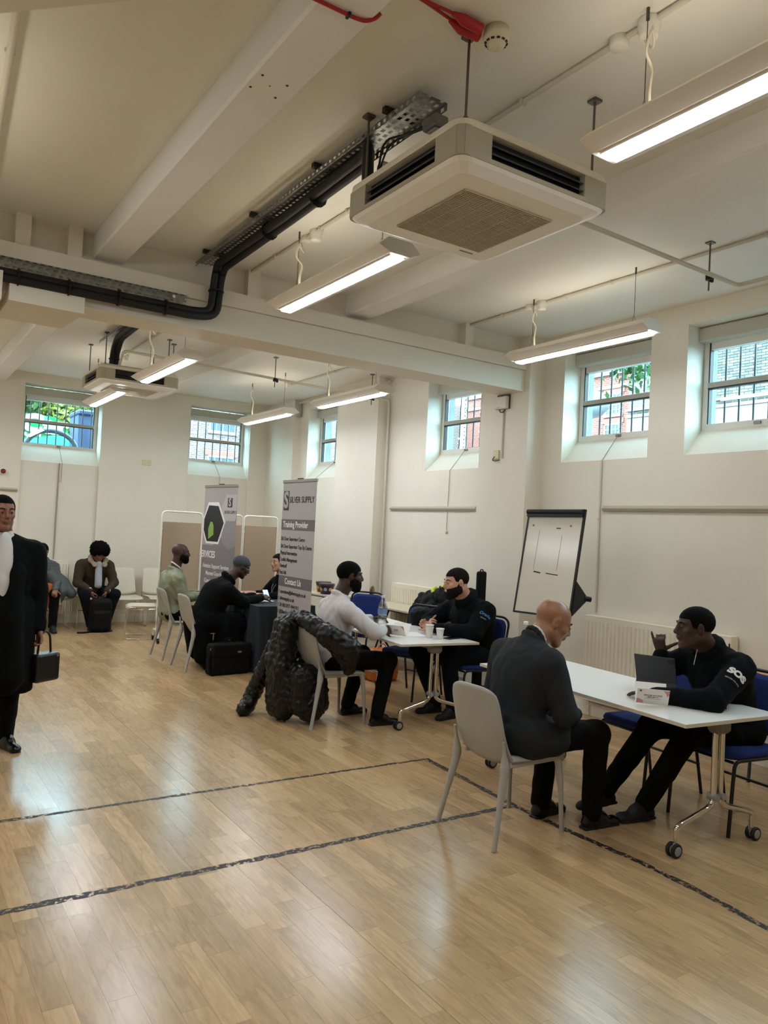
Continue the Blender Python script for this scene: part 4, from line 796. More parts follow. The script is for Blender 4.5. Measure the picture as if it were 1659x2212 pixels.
phone((4.34, 5.395, .734), math.radians(-80), 'black phone lying on the table edge by the bearded man', mat('phone_black', '131519', .4), dk)
phone((4.13, 2.80, .734), math.radians(-65), 'dark phone lying on the nearest table beside the sleeve', mat('phone_dark', '24262B', .35), dk)
phone((4.15, 2.655, .734), math.radians(-55), 'phone in a pale pink case at the near end of the nearest table', mat('phone_pink', 'C9B2A4', .4), dk)
def paper(loc, rz, label, w_=.21, h=.297):
    root = empty('paper_sheet', loc, rz, label, 'paper', 'loose papers'); MB().box((0, 0, .0008), (w_, h, .0012)).build('sheet', mat('paper_white', 'F0EFEA', .6), root)
paper((3.86, 5.86, .734), .9, 'sheet of paper under the forearm of the man in the white shirt'); paper((4.12, 5.72, .7345), -.3, 'sheet of paper beside the clasped hands of the bearded man'); paper((3.93, 8.62, .747), .3, 'paper on the slate blue cloth in front of the seated visitors')
# laptop / tablet with folio
tb = empty('tablet_computer', (4.20, 3.13, .734), math.radians(-68), 'grey tablet in a keyboard folio facing the man in the logo fleece', 'tablet'); gm = mat('folio_grey', '35383B', .6)
MB().box((0, .06, .006), (.25, .18, .012), b=.003).build('keyboard_base', gm, tb); Rl = rotx(math.radians(24)); 
MB().box(V(0, -.05, .145), (.25, .008, .185), Rl, b=.003).build('tablet_back', gm, tb); MB().box(V(0, -.015, .06), (.25, .005, .09), rotx(math.radians(-12))).build('folio_flap', gm, tb)
MB().box(V(.098, -.085, .205), (.035, .006, .035), Rl, b=.002).build('camera_bump', mat('camera_dark', '191A1C', .3), tb)
# bags
bagm = mat('black_nylon', '060607', .75, spec=.25, bump=.3, bscale=60); leath = mat('black_leather', '0D0C0C', .35, bump=.2, bscale=120)

# ---------- implicit surfaces for bodies, clothes and soft bags ----------
class SDF:
    def __init__(s, vox): s.h = vox; s.p = []
    def _a(s, kind, bb0, bb1, fn, k, op='u'): s.p.append((bb0, bb1, fn, k, op)); return s
    def rc(s, a, b, ra, rb=None, k=.02, op='u'):
        a = np.array(a, float); b = np.array(b, float); rb = ra if rb is None else rb; ab = b-a; L2 = max(ab@ab, 1e-9); R = max(ra, rb)
        def fn(P):
            q = P-a; t = np.clip((q@ab)/L2, 0, 1); return np.sqrt(((q-t[..., None]*ab)**2).sum(-1))-(ra+(rb-ra)*t)
        return s._a('c', np.minimum(a, b)-R, np.maximum(a, b)+R, fn, k, op)
    def el(s, c, r, B=None, k=.02, op='u'):
        c = np.array(c, float); r = np.array(r, float); B = np.eye(3) if B is None else np.array(B, float); ext = np.abs(B)@r
        def fn(P):
            q = (P-c)@B; k0 = np.sqrt(((q/r)**2).sum(-1)); k1 = np.sqrt(((q/r**2)**2).sum(-1))+1e-9; return k0*(k0-1)/k1
        return s._a('e', c-ext, c+ext, fn, k, op)
    def bx(s, c, h, B=None, r=.01, k=.01, op='u'):
        c = np.array(c, float); h = np.array(h, float)-r; B = np.eye(3) if B is None else np.array(B, float); ext = np.abs(B)@(h+r)
        def fn(P):
            q = np.abs((P-c)@B)-h; return np.sqrt((np.maximum(q, 0)**2).sum(-1))+np.minimum(q.max(-1), 0)-r
        return s._a('b', c-ext, c+ext, fn, k, op)
    def chain(s, pts, rs, k=.02):
        for i in range(len(pts)-1): s.rc(pts[i], pts[i+1], rs[i], rs[i+1], k)
        return s
    def cut(s, o, n, k=.004):
        """keep the side where (P-o).n > 0"""
        o = np.array(o, float); n = nrm(n); return s._a('p', None, None, lambda P: -(P-o)@n, k, 'i')
    def mesh(s, name, disp=None):
        h = s.h; us = [p for p in s.p if p[4] == 'u']; lo = np.min([p[0] for p in us], axis=0)-3*h-.015; hi = np.max([p[1] for p in us], axis=0)+3*h+.015
        n = np.ceil((hi-lo)/h).astype(int)+1; D = np.full(n, .3, np.float32)
        ax = [lo[i]+h*np.arange(n[i]) for i in range(3)]
        for b0, b1, fn, k, op in s.p:
            if b0 is None: i0, i1 = np.zeros(3, int), n
            else: pad = k+2.5*h+.01; i0 = np.maximum(0, np.floor((b0-pad-lo)/h).astype(int)); i1 = np.minimum(n, np.ceil((b1+pad-lo)/h).astype(int)+1)
            if (i1 <= i0).any(): continue
            sl = tuple(slice(a, b) for a, b in zip(i0, i1)); P = np.stack(np.meshgrid(*[ax[i][i0[i]:i1[i]] for i in range(3)], indexing='ij'), -1)
            d = fn(P); X = D[sl]
            if op == 'u': hh = np.maximum(k-np.abs(X-d), 0)/k; D[sl] = np.minimum(X, d)-hh*hh*k/4
            else:
                d = d if op == 'i' else -d; hh = np.maximum(k-np.abs(X-d), 0)/k; D[sl] = np.maximum(X, d)+hh*hh*k/4
        if disp is not None:
            idx = np.argwhere(np.abs(D) < .03); P = lo+idx*h; D[tuple(idx.T)] += disp(P).astype(np.float32)
        D[0] = D[-1] = .3; D[:, 0] = D[:, -1] = .3; D[:, :, 0] = D[:, :, -1] = .3
        ins = D < 0; cn = n-1; acc = np.zeros((int(np.prod(cn)), 3)); cnt = np.zeros(int(np.prod(cn))); quads = []
        st = np.array([cn[1]*cn[2], cn[2], 1])
        for a in range(3):
            sA = [slice(None)]*3; sB = [slice(None)]*3; sA[a] = slice(0, -1); sB[a] = slice(1, None); A_, B_ = ins[tuple(sA)], ins[tuple(sB)]; E_ = np.argwhere(A_ != B_)
            d0 = D[tuple(sA)][tuple(E_.T)]; d1 = D[tuple(sB)][tuple(E_.T)]; t = d0/(d0-d1); P = E_.astype(float); P[:, a] += t
            o = [k for k in range(3) if k != a]; cs = []
            for (u, v) in ((0, 0), (-1, 0), (-1, -1), (0, -1)):
                C_ = E_.copy(); C_[:, o[0]] += u; C_[:, o[1]] += v; ids = C_@st; cs.append(ids)
                for q in range(3): acc[:, q] += np.bincount(ids, P[:, q], len(acc))
                cnt += np.bincount(ids, minlength=len(cnt))
            Q = np.stack(cs, 1); fl = A_[tuple(E_.T)]
            if a == 1: fl = ~fl
            Q[~fl] = Q[~fl][:, ::-1]; quads.append(Q)
        Q = np.vstack(quads); used = np.nonzero(cnt)[0]; mp = np.full(len(cnt), -1); mp[used] = np.arange(len(used)); Vt = acc[used]/cnt[used][:, None]*h+lo; Q = mp[Q]
        me = bpy.data.meshes.new(name); nv, nf = len(Vt), len(Q); me.vertices.add(nv); me.vertices.foreach_set('co', Vt.ravel().astype('f4')); me.loops.add(nf*4); me.loops.foreach_set('vertex_index', Q.ravel().astype('i4'))
        me.polygons.add(nf); me.polygons.foreach_set('loop_start', np.arange(0, nf*4, 4, dtype='i4')); me.polygons.foreach_set('loop_total', np.full(nf, 4, 'i4')); me.update(calc_edges=True); me.polygons.foreach_set('use_smooth', np.ones(nf, bool)); return me
    def build(s, name, m, parent, disp=None):
        return link(name, s.mesh(name, disp), m, parent)
_d = np.random.default_rng(3); _K = [(_d.normal(size=3), _d.uniform(0, 6.28)) for _ in range(14)]
def folds(amp, wl=.09, stretch=(1, 1, .55), seed=0):
    st = np.array(stretch)
    def fn(P):
        W = P*st; w_ = sum(np.sin((W@nrm(k))*6.28/(wl*2.2)+p+seed)[:, None]*np.roll(nrm(k), 1) for k, p in _K[:4])*.02; Q = W+w_; o = 0
        for i, (k, p) in enumerate(_K[4:10]): o = o+(1-2*np.abs(np.sin((Q@nrm(k))*3.14/(wl*(.7+.12*i))+p+seed)))
        return amp*o/3
    return fn
def quilt(amp, pitch, axis=(0, 0, 1), off=0, base=None):
    a = np.array(axis, float)
    def fn(P): return amp*(.5-np.abs(np.sin(((P@a)+off+.008*np.sin(P[:, 0]*30)+.008*np.sin(P[:, 1]*26))*3.1416/pitch)))+(base(P) if base else 0)
    return fn
def basis(f, u=(0, 0, 1)):
    f = nrm(f); r = nrm(np.cross(f, u)); return np.array([r, f, np.cross(r, f)]).T     # columns: right, forward, up
skins = dict(dark=mat('skin_dark_brown', '402A21', .45, spec=.4, noise=.08, nscale=30), brown=mat('skin_brown', '7A4E38', .42, noise=.07, nscale=30), tan=mat('skin_light_brown', '94694E', .36, noise=.05, nscale=30), fair=mat('skin_fair', 'C18F76', .45, noise=.06, nscale=30))
hairm = mat('black_hair', '070505', .9, spec=.15, bump=.6, bscale=260); eyew = mat('eye_white', 'D8D0C6', .2); eyed = mat('eye_iris', '1A100B', .15); lipd = {}
def head(sd, c, f, hs=1., beard=False, jaw=1.):
    """adds head prims; returns (local->world fn, basis)"""
    B = basis(f); T = lambda x, y, z: np.array(c)+B@(V(x, y, z)*hs); e = lambda p, r, k=.02, op='u', BB=None: sd.el(T(*p), V(*r)*hs, B if BB is None else BB, k*hs, op)
    e((0, -.012, .035), (.076, .097, .083)); e((0, .022, -.035), (.062*jaw, .070, .075), .03); e((0, .066, -.098), (.022, .018, .017), .025)
    for s_ in (-1, 1):
        sd.rc(T(s_*.056*jaw, -.002, -.055), T(s_*.018, .066, -.096), .02*hs, .016*hs, .03*hs); e((s_*.040, .064, -.016), (.022, .018, .018), .02)
        sd.rc(T(s_*.012, .086, .028), T(s_*.045, .072, .030), .009*hs, .007*hs, .012*hs)
        e((s_*.031, .096, .008), (.016, .016, .011), .012, 's'); e((s_*.031, .079, .008), (.0125, .0125, .0115), .003)
        e((s_*.013, .098, -.027), (.009, .009, .007), .008)
        Be = B@rotz(s_*-.35); sd.el(T(s_*.077, -.006, .0), V(.008, .021, .032)*hs, Be, .006*hs); sd.el(T(s_*.086, .0, .003), V(.006, .010, .018)*hs, Be, .004*hs, 's')
    sd.rc(T(0, .088, .018), T(0, .108, -.018), .0085*hs, .0115*hs, .012*hs); e((0, .105, -.024), (.012, .012, .009), .008)
    e((0, .090, -.051), (.023, .010, .0055), .005); e((0, .089, -.062), (.020, .010, .0065), .005); e((0, .088, -.047), (.026, .012, .012), .012)
    return T, B
def head_extras(root, T, B, hs, skin, vox, brow=True, hair=None, beard=None, hairline=.03, hairmat=None):
    hm = hairmat or hairm
    for s_ in (-1, 1):
        MB().lathe([(0, .0132*hs), (.004*hs, .0126*hs), (.0062*hs, .0114*hs)], T(s_*.031, .0805, .008), 12, B@rotx(-math.pi/2)).build('iris', eyed, root)
        if brow: MB().tube([T(s_*.014, .0935, .029), T(s_*.032, .0885, .035), T(s_*.050, .075, .030)], [.003*hs, .004*hs, .0022*hs], 6).build('eyebrow', hm, root)
    if hair is not None:
        s = SDF(.005); s.el(T(0, -.012, .035), V(.076, .097, .083)*hs+hair, B, .01); o_h, B_h = np.array(T(0, 0, 0)), B
        def line_(P):
            q = (P-o_h)@B_h/hs; y, z = q[..., 1], q[..., 2]; t = np.clip((y-.028)/.024, 0, 1); t = t*t*(3-2*t)
            return (hairline-.006+np.minimum(y, 0)*.72)*(1-t)+(hairline+.054)*t-z
        s._a('p', None, None, line_, .004, 'i'); s.build('hair', hm, root, folds(.0016, .012, (1, 1, 1)))
    if beard:
        s = SDF(.005); t = beard
        for q in (-1, 1): s.rc(T(q*.066, -.002, .0), T(q*.060, .006, -.055), .012*hs+t*.2, .020*hs+t*.4, .02); s.rc(T(q*.056, .006, -.055), T(q*.012, .068, -.094), .020*hs+t*.5, .019*hs+t*.8, .02); s.rc(T(q*.048, .052, -.052), T(q*.020, .080, -.070), .018*hs+t*.2, .014*hs+t*.4, .02); s.rc(T(q*.004, .096, -.040), T(q*.030, .084, -.052), .006+t*.1, .006+t*.2, .008)
        s.el(T(0, .020, -.038), V(.0625, .071, .0755)*hs+t*.35, B, .02); s.el(T(0, .062, -.100), V(.032, .024, .020)*hs+t*.4, B, .02); s.cut(T(0, .09, -.038), B@V(0, -.5, -1), .01); s.cut(T(0, -.010, 0), B@V(0, 1, -.12), .01)
        s.el(T(0, .108, -.056), V(.024, .026, .0105)*hs, B, .005, 's')
        s.build('beard', hm, root, folds(.002, .012, (1, 1, 1)))
def hand(sd, w_, d, n, side, curl=(.5,)*5, spread=.12, sc=1., thumb=(.75, .65, .1)):
    """w_ wrist, d finger direction, n palm-facing normal, side +1 thumb on +lateral"""
    d = nrm(d); n = nrm(np.array(n, float)-d*(np.array(n, float)@d)); l = np.cross(d, n)*side; w_ = np.array(w_, float); A = lambda x, y, z: w_+(d*x+l*y+n*z)*sc
    for i, y in enumerate((.030, .011, -.009, -.027)):
        sd.rc(A(.0, y*.55, 0), A(.085-(.006 if i == 3 else 0), y, 0), .0145*sc, .0115*sc, .012)
        ln = (.072, .080, .074, .058)[i]*sc; p = A(.088-(.008 if i == 3 else 0), y, 0); ang = 0; dd = nrm(d+l*spread*(1.2-.8*i)*.5)
        for q, fr_ in enumerate((.46, .30, .24)):
            ang += curl[i+1]*(.9 if q == 0 else 1.1); v = dd*math.cos(ang)+n*math.sin(ang); p2 = p+v*ln*fr_; sd.rc(p, p2, (.0092-.0008*q)*sc, (.0086-.0009*q)*sc, .003); p = p2
    p0 = A(.022, .022, .006); dt = nrm(d*thumb[0]+l*thumb[1]+n*thumb[2]); p1 = p0+dt*.045*sc; sd.rc(p0, p1, .015*sc, .011*sc, .012); d2 = nrm(dt*math.cos(curl[0])+(n*.6+d*.4)*math.sin(curl[0])); p2 = p1+d2*.030*sc; sd.rc(p1, p2, .0108*sc, .0095*sc, .004); sd.rc(p2, p2+nrm(d2+n*.2*curl[0])*.022*sc, .0095*sc, .008*sc, .004)
def person(key, label, top, trous, shoe, skin, vox=.007, hs=1., collar=.085, hands={}, topname='jacket', toplen=.0, wr=.004, cuff=True, group=None, bare=0, fold=None, sole=True, beltz=0, jaw=1.):
    s = PEOPLE[key]; g = {k: np.array(v, float) for k, v in s.items() if k not in ('sw', 'bulk')}; sw_, bk = s['sw'], s['bulk']; pel, che, nk, hd = g['pel'], g['che'], g['neck'], g['head']
    f = nrm(g['f']); R_ = np.cross(f, (0, 0, 1)); spine = nrm(che-pel); Bt = np.array([R_, nrm(np.cross(spine, R_)), spine]).T
    root = empty('person', (0, 0, 0), 0, label, 'person'); sk = skins[skin] if isinstance(skin, str) else skin
    sh = {'R': che+R_*sw_-V(0, 0, .035), 'L': che-R_*sw_-V(0, 0, .035)}; hip = {'R': pel+R_*.09*bk-V(0, 0, .02), 'L': pel-R_*.09*bk-V(0, 0, .02)}
    def torso(sd, i, low=True):
        if low: sd.el(pel, V(.165*bk, .125*bk, .13)+i, Bt, .05)
        sd.el(pel+(che-pel)*.38, V(.145*bk, .115*bk, .17)+i, Bt, .06); sd.el(pel+(che-pel)*.72-f*.0, V(.165*bk, .122*bk, .19)+i, Bt, .06)
        sd.rc(sh['R']*.88+sh['L']*.12, sh['L']*.88+sh['R']*.12, .062*bk**.5+i, None, .05); mid = nk*.55+che*.45
        for q in 'RL': sd.rc(mid, sh[q]*.8+che*.2+V(0, 0, .01), .055+i, .052+i, .05)
    # body, one continuous surface
    b_ = SDF(vox); torso(b_, -.018)
    T, B = head(b_, hd, g['hf'], hs, jaw=jaw); b_.rc(T(0, -.025, -.055), nk-V(0, 0, .01), .054*hs*bk**.5, .060*bk**.5, .03)
    for q in 'RL':
        e_, w_ = g['e'+q], g['w'+q]; b_.rc(sh[q], e_, .040, .034, .03); b_.rc(e_, w_, .036, .026, .02)
        k_, a_ = g['k'+q], g['a'+q]; b_.rc(hip[q], k_, .07, .05, .04); b_.rc(k_, a_, .048, .034, .03); b_.rc(a_, a_+nrm(g['t'+q])*.05-V(0, 0, .035), .030, .026, .02)
        h_ = hands.get(q)
        if h_ is None: d = nrm(w_-e_); h_ = dict(d=d, n=(0, 0, -1), curl=(.4, .5, .5, .5, .5))
        hand(b_, w_+nrm(h_['d'])*.012, h_['d'], h_['n'], h_.get('side', 1), h_.get('curl', (.4,)*5), h_.get('spread', .12), h_.get('sc', 1.), h_.get('thumb', (.75, .65, .1)))
    b_.build('body', sk, root)
    # upper garment
    j = SDF(vox*1.25); torso(j, .006, True)
    for q in 'RL':
        e_, w_ = g['e'+q], g['w'+q]; j.rc(sh[q], e_, .068*bk**.9, .058*bk**.7, .035); j.rc(e_, w_-nrm(w_-e_)*bare, .058*bk**.7, .043, .02)
    nb = nk+(hd-nk)*.12
    if collar:
        ax = nrm(hd-nk); u = nrm(np.cross(ax, R_)); v = np.cross(ax, u); ring = [nb+(u*math.cos(a)*.062+v*math.sin(a)*.066)*bk**.5+u*0 for a in np.linspace(0, 6.283, 13)]
        for a, c in zip(ring, ring[1:]): j.rc(a-ax*.02, c-ax*.02, collar*.2+.004, None, .012)
    if toplen:
        for q in 'RL': j.rc(hip[q], hip[q]+(g['k'+q]-hip[q])*toplen, .098*bk, .088*bk, .04)
    jo = j.build(topname, top, root, fold or folds(wr, .085))
    # trousers
    t = SDF(vox*1.25); t.el(pel-V(0, 0, .01), V(.162*bk, .128*bk, .115), Bt, .04)
    for q in 'RL':
        k_, a_ = g['k'+q], g['a'+q]; t.rc(hip[q], k_, .088*bk**.8, .068*bk**.5, .03); t.rc(k_, a_+(k_-a_)*.0, .066*bk**.5, .056, .03)
    t.build('trousers', trous, root, folds(.003, .09, seed=2))
    for q in 'RL':
        a_ = g['a'+q]; d = nrm(g['t'+q]); Bs = basis(d); o = a_-V(0, 0, .0); so = SDF(.006); zf = -.070
        P = lambda x, y, z: o+Bs@V(x, y, z)
        so.rc(P(0, -.035, zf+.012), P(0, .03, zf+.012), .034, .036, .02); so.rc(P(0, .03, zf+.004), P(0, .165, zf-.002), .040, .033, .02); so.rc(P(0, -.015, .0), P(0, .075, -.035), .042, .036, .03); so.el(P(0, .17, zf+.0), (.036, .045, .026), Bs, .02)
        so.cut(P(0, 0, -.088), Bs@V(0, 0, 1), .004); ob = so.build('shoe', shoe, root)
        if sole:
            so2 = SDF(.006); so2.bx(P(0, -.035, -.083), (.034, .034, .010), Bs, .01); so2.bx(P(0, .095, -.086), (.036, .098, .006), Bs, .006, .01); so2.build('shoe_sole', blackm, ob)
    return root, g, T, B, jo
def stick(txt, size, m, root, M, target, n, name='sleeve_logo', **kw):
    """wraps flat lettering on the garment surface"""
    o = text(txt, size, m, None, M, name, ext=0, **kw); n = Vector(nrm(n)); me = o.data
    from mathutils.bvhtree import BVHTree
    bm_v = [v.co.copy() for v in target.data.vertices]; bt = BVHTree.FromPolygons(bm_v, [tuple(p.vertices) for p in target.data.polygons])
    for v in me.vertices:
        hit = bt.ray_cast(v.co+n*.3, -n, .6)
        if hit[0] is not None: v.co = hit[0]+n*.003
    o.parent = root; return o

PEOPLE = {
 'suit': dict(pel=(3.12,3.27,.56),che=(3.19,3.27,1.00),f=(1,-.05,0),neck=(3.24,3.27,1.06),head=(3.37,3.25,1.175),hf=(.80,-.40,-.42),
   sw=.205,eR=(3.24,3.00,.70),wR=(3.42,3.10,.66),eL=(3.22,3.56,.70),wL=(3.46,3.36,.66),kR=(3.62,3.10,.53),aR=(3.56,3.06,.09),tR=(1,-.1,0),kL=(3.58,3.44,.53),aL=(3.42,3.33,.09),tL=(1,.05,0),bulk=1.24),
 'fleece': dict(pel=(4.55,2.82,.56),che=(4.34,2.83,.99),f=(-.95,.12,0),neck=(4.29,2.84,1.05),head=(4.18,2.86,1.17),hf=(-.80,.58,-.05),
   sw=.195,eR=(4.25,3.18,.84),wR=(4.18,3.09,.97),eL=(4.03,2.62,.79),wL=(3.89,2.92,.775),kR=(4.10,3.08,.53),aR=(3.86,3.22,.13),tR=(-.9,.2,-.1),kL=(4.12,2.84,.53),aL=(3.96,3.00,.10),tL=(-1,.2,0),bulk=1.22),
 'white': dict(pel=(3.36,5.84,.56),che=(3.40,5.84,1.00),f=(1,-.1,0),neck=(3.42,5.84,1.08),head=(3.50,5.82,1.25),hf=(.95,-.25,-.05),
   sw=.205,eR=(3.58,5.50,.80),wR=(3.74,5.62,.79),eL=(3.66,6.05,.82),wL=(3.86,6.02,.84),kR=(3.82,5.62,.53),aR=(3.66,5.52,.09),tR=(1,-.15,0),kL=(3.78,6.0,.53),aL=(3.62,5.95,.09),tL=(1,0,0),bulk=1.16),
 'beard': dict(pel=(4.84,5.62,.57),che=(4.72,5.62,1.00),f=(-1,.05,0),neck=(4.66,5.62,1.07),head=(4.54,5.62,1.215),hf=(-.97,.22,-.12),
   sw=.235,eR=(4.50,5.97,.80),wR=(4.40,5.80,.80),eL=(4.54,5.33,.79),wL=(4.34,5.66,.79),kR=(4.36,5.92,.54),aR=(4.44,5.72,.09),tR=(-1,.1,0),kL=(4.42,5.52,.54),aL=(4.45,5.48,.09),tL=(-1,-.2,0),bulk=1.5),
 'coat': dict(pel=(3.17,8.47,.56),che=(3.36,8.47,.93),f=(1,0,0),neck=(3.45,8.47,1.02),head=(3.59,8.45,1.155),hf=(.88,-.15,-.42),
   sw=.21,eR=(3.55,8.26,.76),wR=(3.82,8.36,.80),eL=(3.58,8.66,.76),wL=(3.82,8.56,.80),kR=(3.60,8.36,.50),aR=(3.18,8.35,.12),tR=(.7,0,-.7),kL=(3.6,8.6,.5),aL=(3.3,8.6,.10),tL=(1,0,-.3),bulk=1.32),
 'green': dict(pel=(3.06,9.26,.56),che=(3.05,9.26,.99),f=(1,0,0),neck=(3.07,9.26,1.06),head=(3.13,9.25,1.265),hf=(.97,-.2,0),
   sw=.20,eR=(3.12,9.04,.74),wR=(3.36,9.08,.76),eL=(3.15,9.48,.74),wL=(3.38,9.4,.77),kR=(3.5,9.16,.52),aR=(3.5,9.16,.09),tR=(1,0,0),kL=(3.5,9.38,.52),aL=(3.5,9.38,.09),tL=(1,0,0),bulk=1.22),
 'lady': dict(pel=(4.46,9.0,.55),che=(4.40,9.0,.95),f=(-1,-.1,0),neck=(4.39,9.0,1.03),head=(4.335,9.0,1.19),hf=(-.95,-.1,-.05),
   sw=.18,eR=(4.24,9.2,.76),wR=(4.0,9.15,.79),eL=(4.25,8.78,.77),wL=(4.0,8.85,.79),kR=(4.0,9.1,.52),aR=(4.05,9.1,.09),tR=(-1,0,0),kL=(4.0,8.88,.52),aL=(4.05,8.88,.09),tL=(-1,0,0),bulk=1),
 'youth': dict(pel=(2.76,12.12,.56),che=(2.755,11.98,.97),f=(0,-1,0),neck=(2.77,11.93,1.02),head=(2.77,11.83,1.12),hf=(.1,-.85,-.5),
   sw=.20,eR=(2.50,11.88,.68),wR=(2.64,11.68,.58),eL=(3.02,11.88,.68),wL=(2.88,11.68,.58),kR=(2.56,11.68,.53),aR=(2.68,11.72,.08),tR=(-.1,-1,0),kL=(3.0,11.68,.53),aL=(2.90,11.72,.08),tL=(.1,-1,0),bulk=1.15),
 'walker': dict(pel=(.76,5.92,.96),che=(.74,5.90,1.42),f=(-.05,-1,0),neck=(.74,5.90,1.49),head=(.715,5.87,1.655),hf=(.22,-.97,-.05),
   sw=.20,eR=(.56,5.86,1.12),wR=(.54,5.76,.86),eL=(.98,5.92,1.12),wL=(1.00,5.88,.86),kR=(.68,5.80,.52),aR=(.62,5.72,.10),tR=(.3,-1,0),kL=(.84,5.92,.52),aL=(.84,6.02,.09),tL=(.3,-1,0),bulk=1.2),
}

blackcl = mat('black_wool', '040506', .95, spec=.2, bump=.3, bscale=180); navyfl = mat('black_fleece', '05070A', .95, spec=.2, bump=.5, bscale=140); greysuit = mat('charcoal_suiting', '24272A', .85, spec=.25, bump=.15, bscale=300); blacktr = mat('black_trousers', '040405', .9, spec=.2); jeanm = mat('dark_denim', '0B0E15', .9, spec=.2, bump=.2, bscale=200)
shirtm = mat('white_cotton_shirt', 'C9C3C2', .8, bump=.1, bscale=200); greenb = mat('sage_green_nylon', '7F8268', .6, bump=.2, bscale=60); brownj = mat('brown_corduroy', '33271A', .9, bump=.3, bscale=150); cream = mat('cream_fleece_lining', '9F9078', .95, bump=.8, bscale=90)
shoeblk = mat('polished_black_shoe', '0A0909', .25); shoem = mat('black_trainer', '0A0A0B', .6); whitesh = mat('white_shirt_collar', 'D6D3D2', .7)
def ringcollar(root, g, T, B, r, th, m, name='shirt_collar', up=.35, sc=1.0, opening=0):
    nk, hd = g['neck'], g['head']; ax = nrm(hd-nk); u = nrm(np.cross(ax, np.cross(nrm(g['f']), (0, 0, 1)))); u = u*np.sign(u@g['f']+1e-9); v = np.cross(ax, u); c = nk+(hd-nk)*up
    s = SDF(.006); A_ = np.linspace(opening, 6.283-opening, 17); ring = [c+(u*math.cos(a)*r+v*math.sin(a)*r)*sc-ax*.025*math.cos(a) for a in A_]
    for a, b_ in zip(ring, ring[1:]): s.rc(a, b_, th, None, .006)
    return s.build(name, m, root)
# 1 bald man, grey suit jacket
r_, g, T, B, jo = person('suit', 'bald man in a charcoal suit jacket seated on the pale chair at the nearest table', greysuit, blacktr, shoeblk, 'tan', vox=.0065, wr=.0035, toplen=.35, collar=.06,
    hands={'R': dict(d=(.5, .7, -.3), n=(-.2, -.1, -1), curl=(.5, .5, .6, .6, .6)), 'L': dict(d=(.5, -.7, -.2), n=(0, 0, -1), side=-1, curl=(.5, .6, .7, .7, .7))}, topname='suit_jacket', hs=1.1)
ringcollar(r_, g, T, B, .064, .008, whitesh, up=.22); head_extras(r_, T, B, 1.1, 'tan', .006)
ringcollar(r_, g, T, B, .074, .013, greysuit, 'jacket_lapel_collar', up=.10)
# 2 man in black fleece with white sleeve logo
r_, g, T, B, jo = person('fleece', 'man in a black fleece with white sleeve lettering, one hand raised to his chin', navyfl, blacktr, shoem, 'dark', vox=.0065, wr=.004, collar=.13, hs=1.08,
    hands={'L': dict(d=(-.08, .99, -.05), n=(0, .1, -1), side=-1, curl=(.15, .22, .2, .2, .25), spread=.2), 'R': dict(d=(-.25, .05, .85), n=(.75, .35, .2), side=-1, curl=(-.1, 1.15, 1.2, 1.1, .15), spread=.3, thumb=(.35, .9, .2))}, topname='fleece_jacket')
head_extras(r_, T, B, 1.08, 'dark', .006, hair=.0025, hairline=.0); 
bd = SDF(.006); bd.rc(T(-.05, .0, -.06), T(0, .068, -.098), .021, .018, .02); bd.rc(T(.05, .0, -.06), T(0, .068, -.098), .021, .018, .02); bd.cut(T(0, 0, -.068), B@V(0, .1, -1)); bd.build('short_beard', mat('stubble', '150D0A', .8), r_)
MB().tube([g['neck']+V(-.105, .0, .0), g['neck']+V(-.135, .0, -.10)], .0035, 6).build('zip_pull', mat('zip_metal', '9A9A98', .3, .9), r_)
n_ = nrm((-.72, -.66, .1)); c_ = (g['eL']*.42+(g['che']-V(0, .2, .03))*.58)
# 3 man in white shirt
r_, g, T, B, jo2 = person('white', 'man in a white shirt and black trousers seated with his back to the camera', shirtm, blacktr, shoeblk, 'dark', vox=.0075, wr=.005, collar=.07, hs=1.1,
    hands={'R': dict(d=(.9, .3, .1), n=(.1, .9, -.4), side=-1, curl=(.5, .8, .9, .9, .9)), 'L': dict(d=(.85, -.45, .1), n=(.1, -.6, -.8), side=1, curl=(.2, .3, .3, .35, .4))}, topname='shirt')
head_extras(r_, T, B, 1.1, 'dark', .007, hair=.003, hairline=-.008, beard=.011)
# 4 bearded man
r_, g4, T, B, jo4 = person('beard', 'bearded man in a black quarter zip fleece smiling with clasped hands on the table', navyfl, jeanm, shoem, 'fair', vox=.0075, hs=1.16, wr=.0045, collar=.2, jaw=1.12,
    hands={'R': dict(d=(-.6, -.65, .3), n=(.3, -.9, -.1), side=1, curl=(.5, .7, .7, .7, .7), sc=1.05), 'L': dict(d=(-.35, .75, .2), n=(-.5, .2, .4), side=-1, curl=(.5, .8, .8, .8, .8), sc=1.05)}, topname='fleece_jacket')
head_extras(r_, T, B, 1.16, 'fair', .007, hair=.002, hairline=.004, beard=.017, hairmat=mat('dark_brown_hair', '1A1310', .9, spec=.15, bump=.6, bscale=260))
MB().tube([T(-.016, .099, -.054), T(-.005, .1015, -.0575), T(.006, .1015, -.0575), T(.017, .099, -.054)], .0022, 6).build('teeth', mat('teeth_white', 'D9CFC2', .3), r_)
P4 = r_
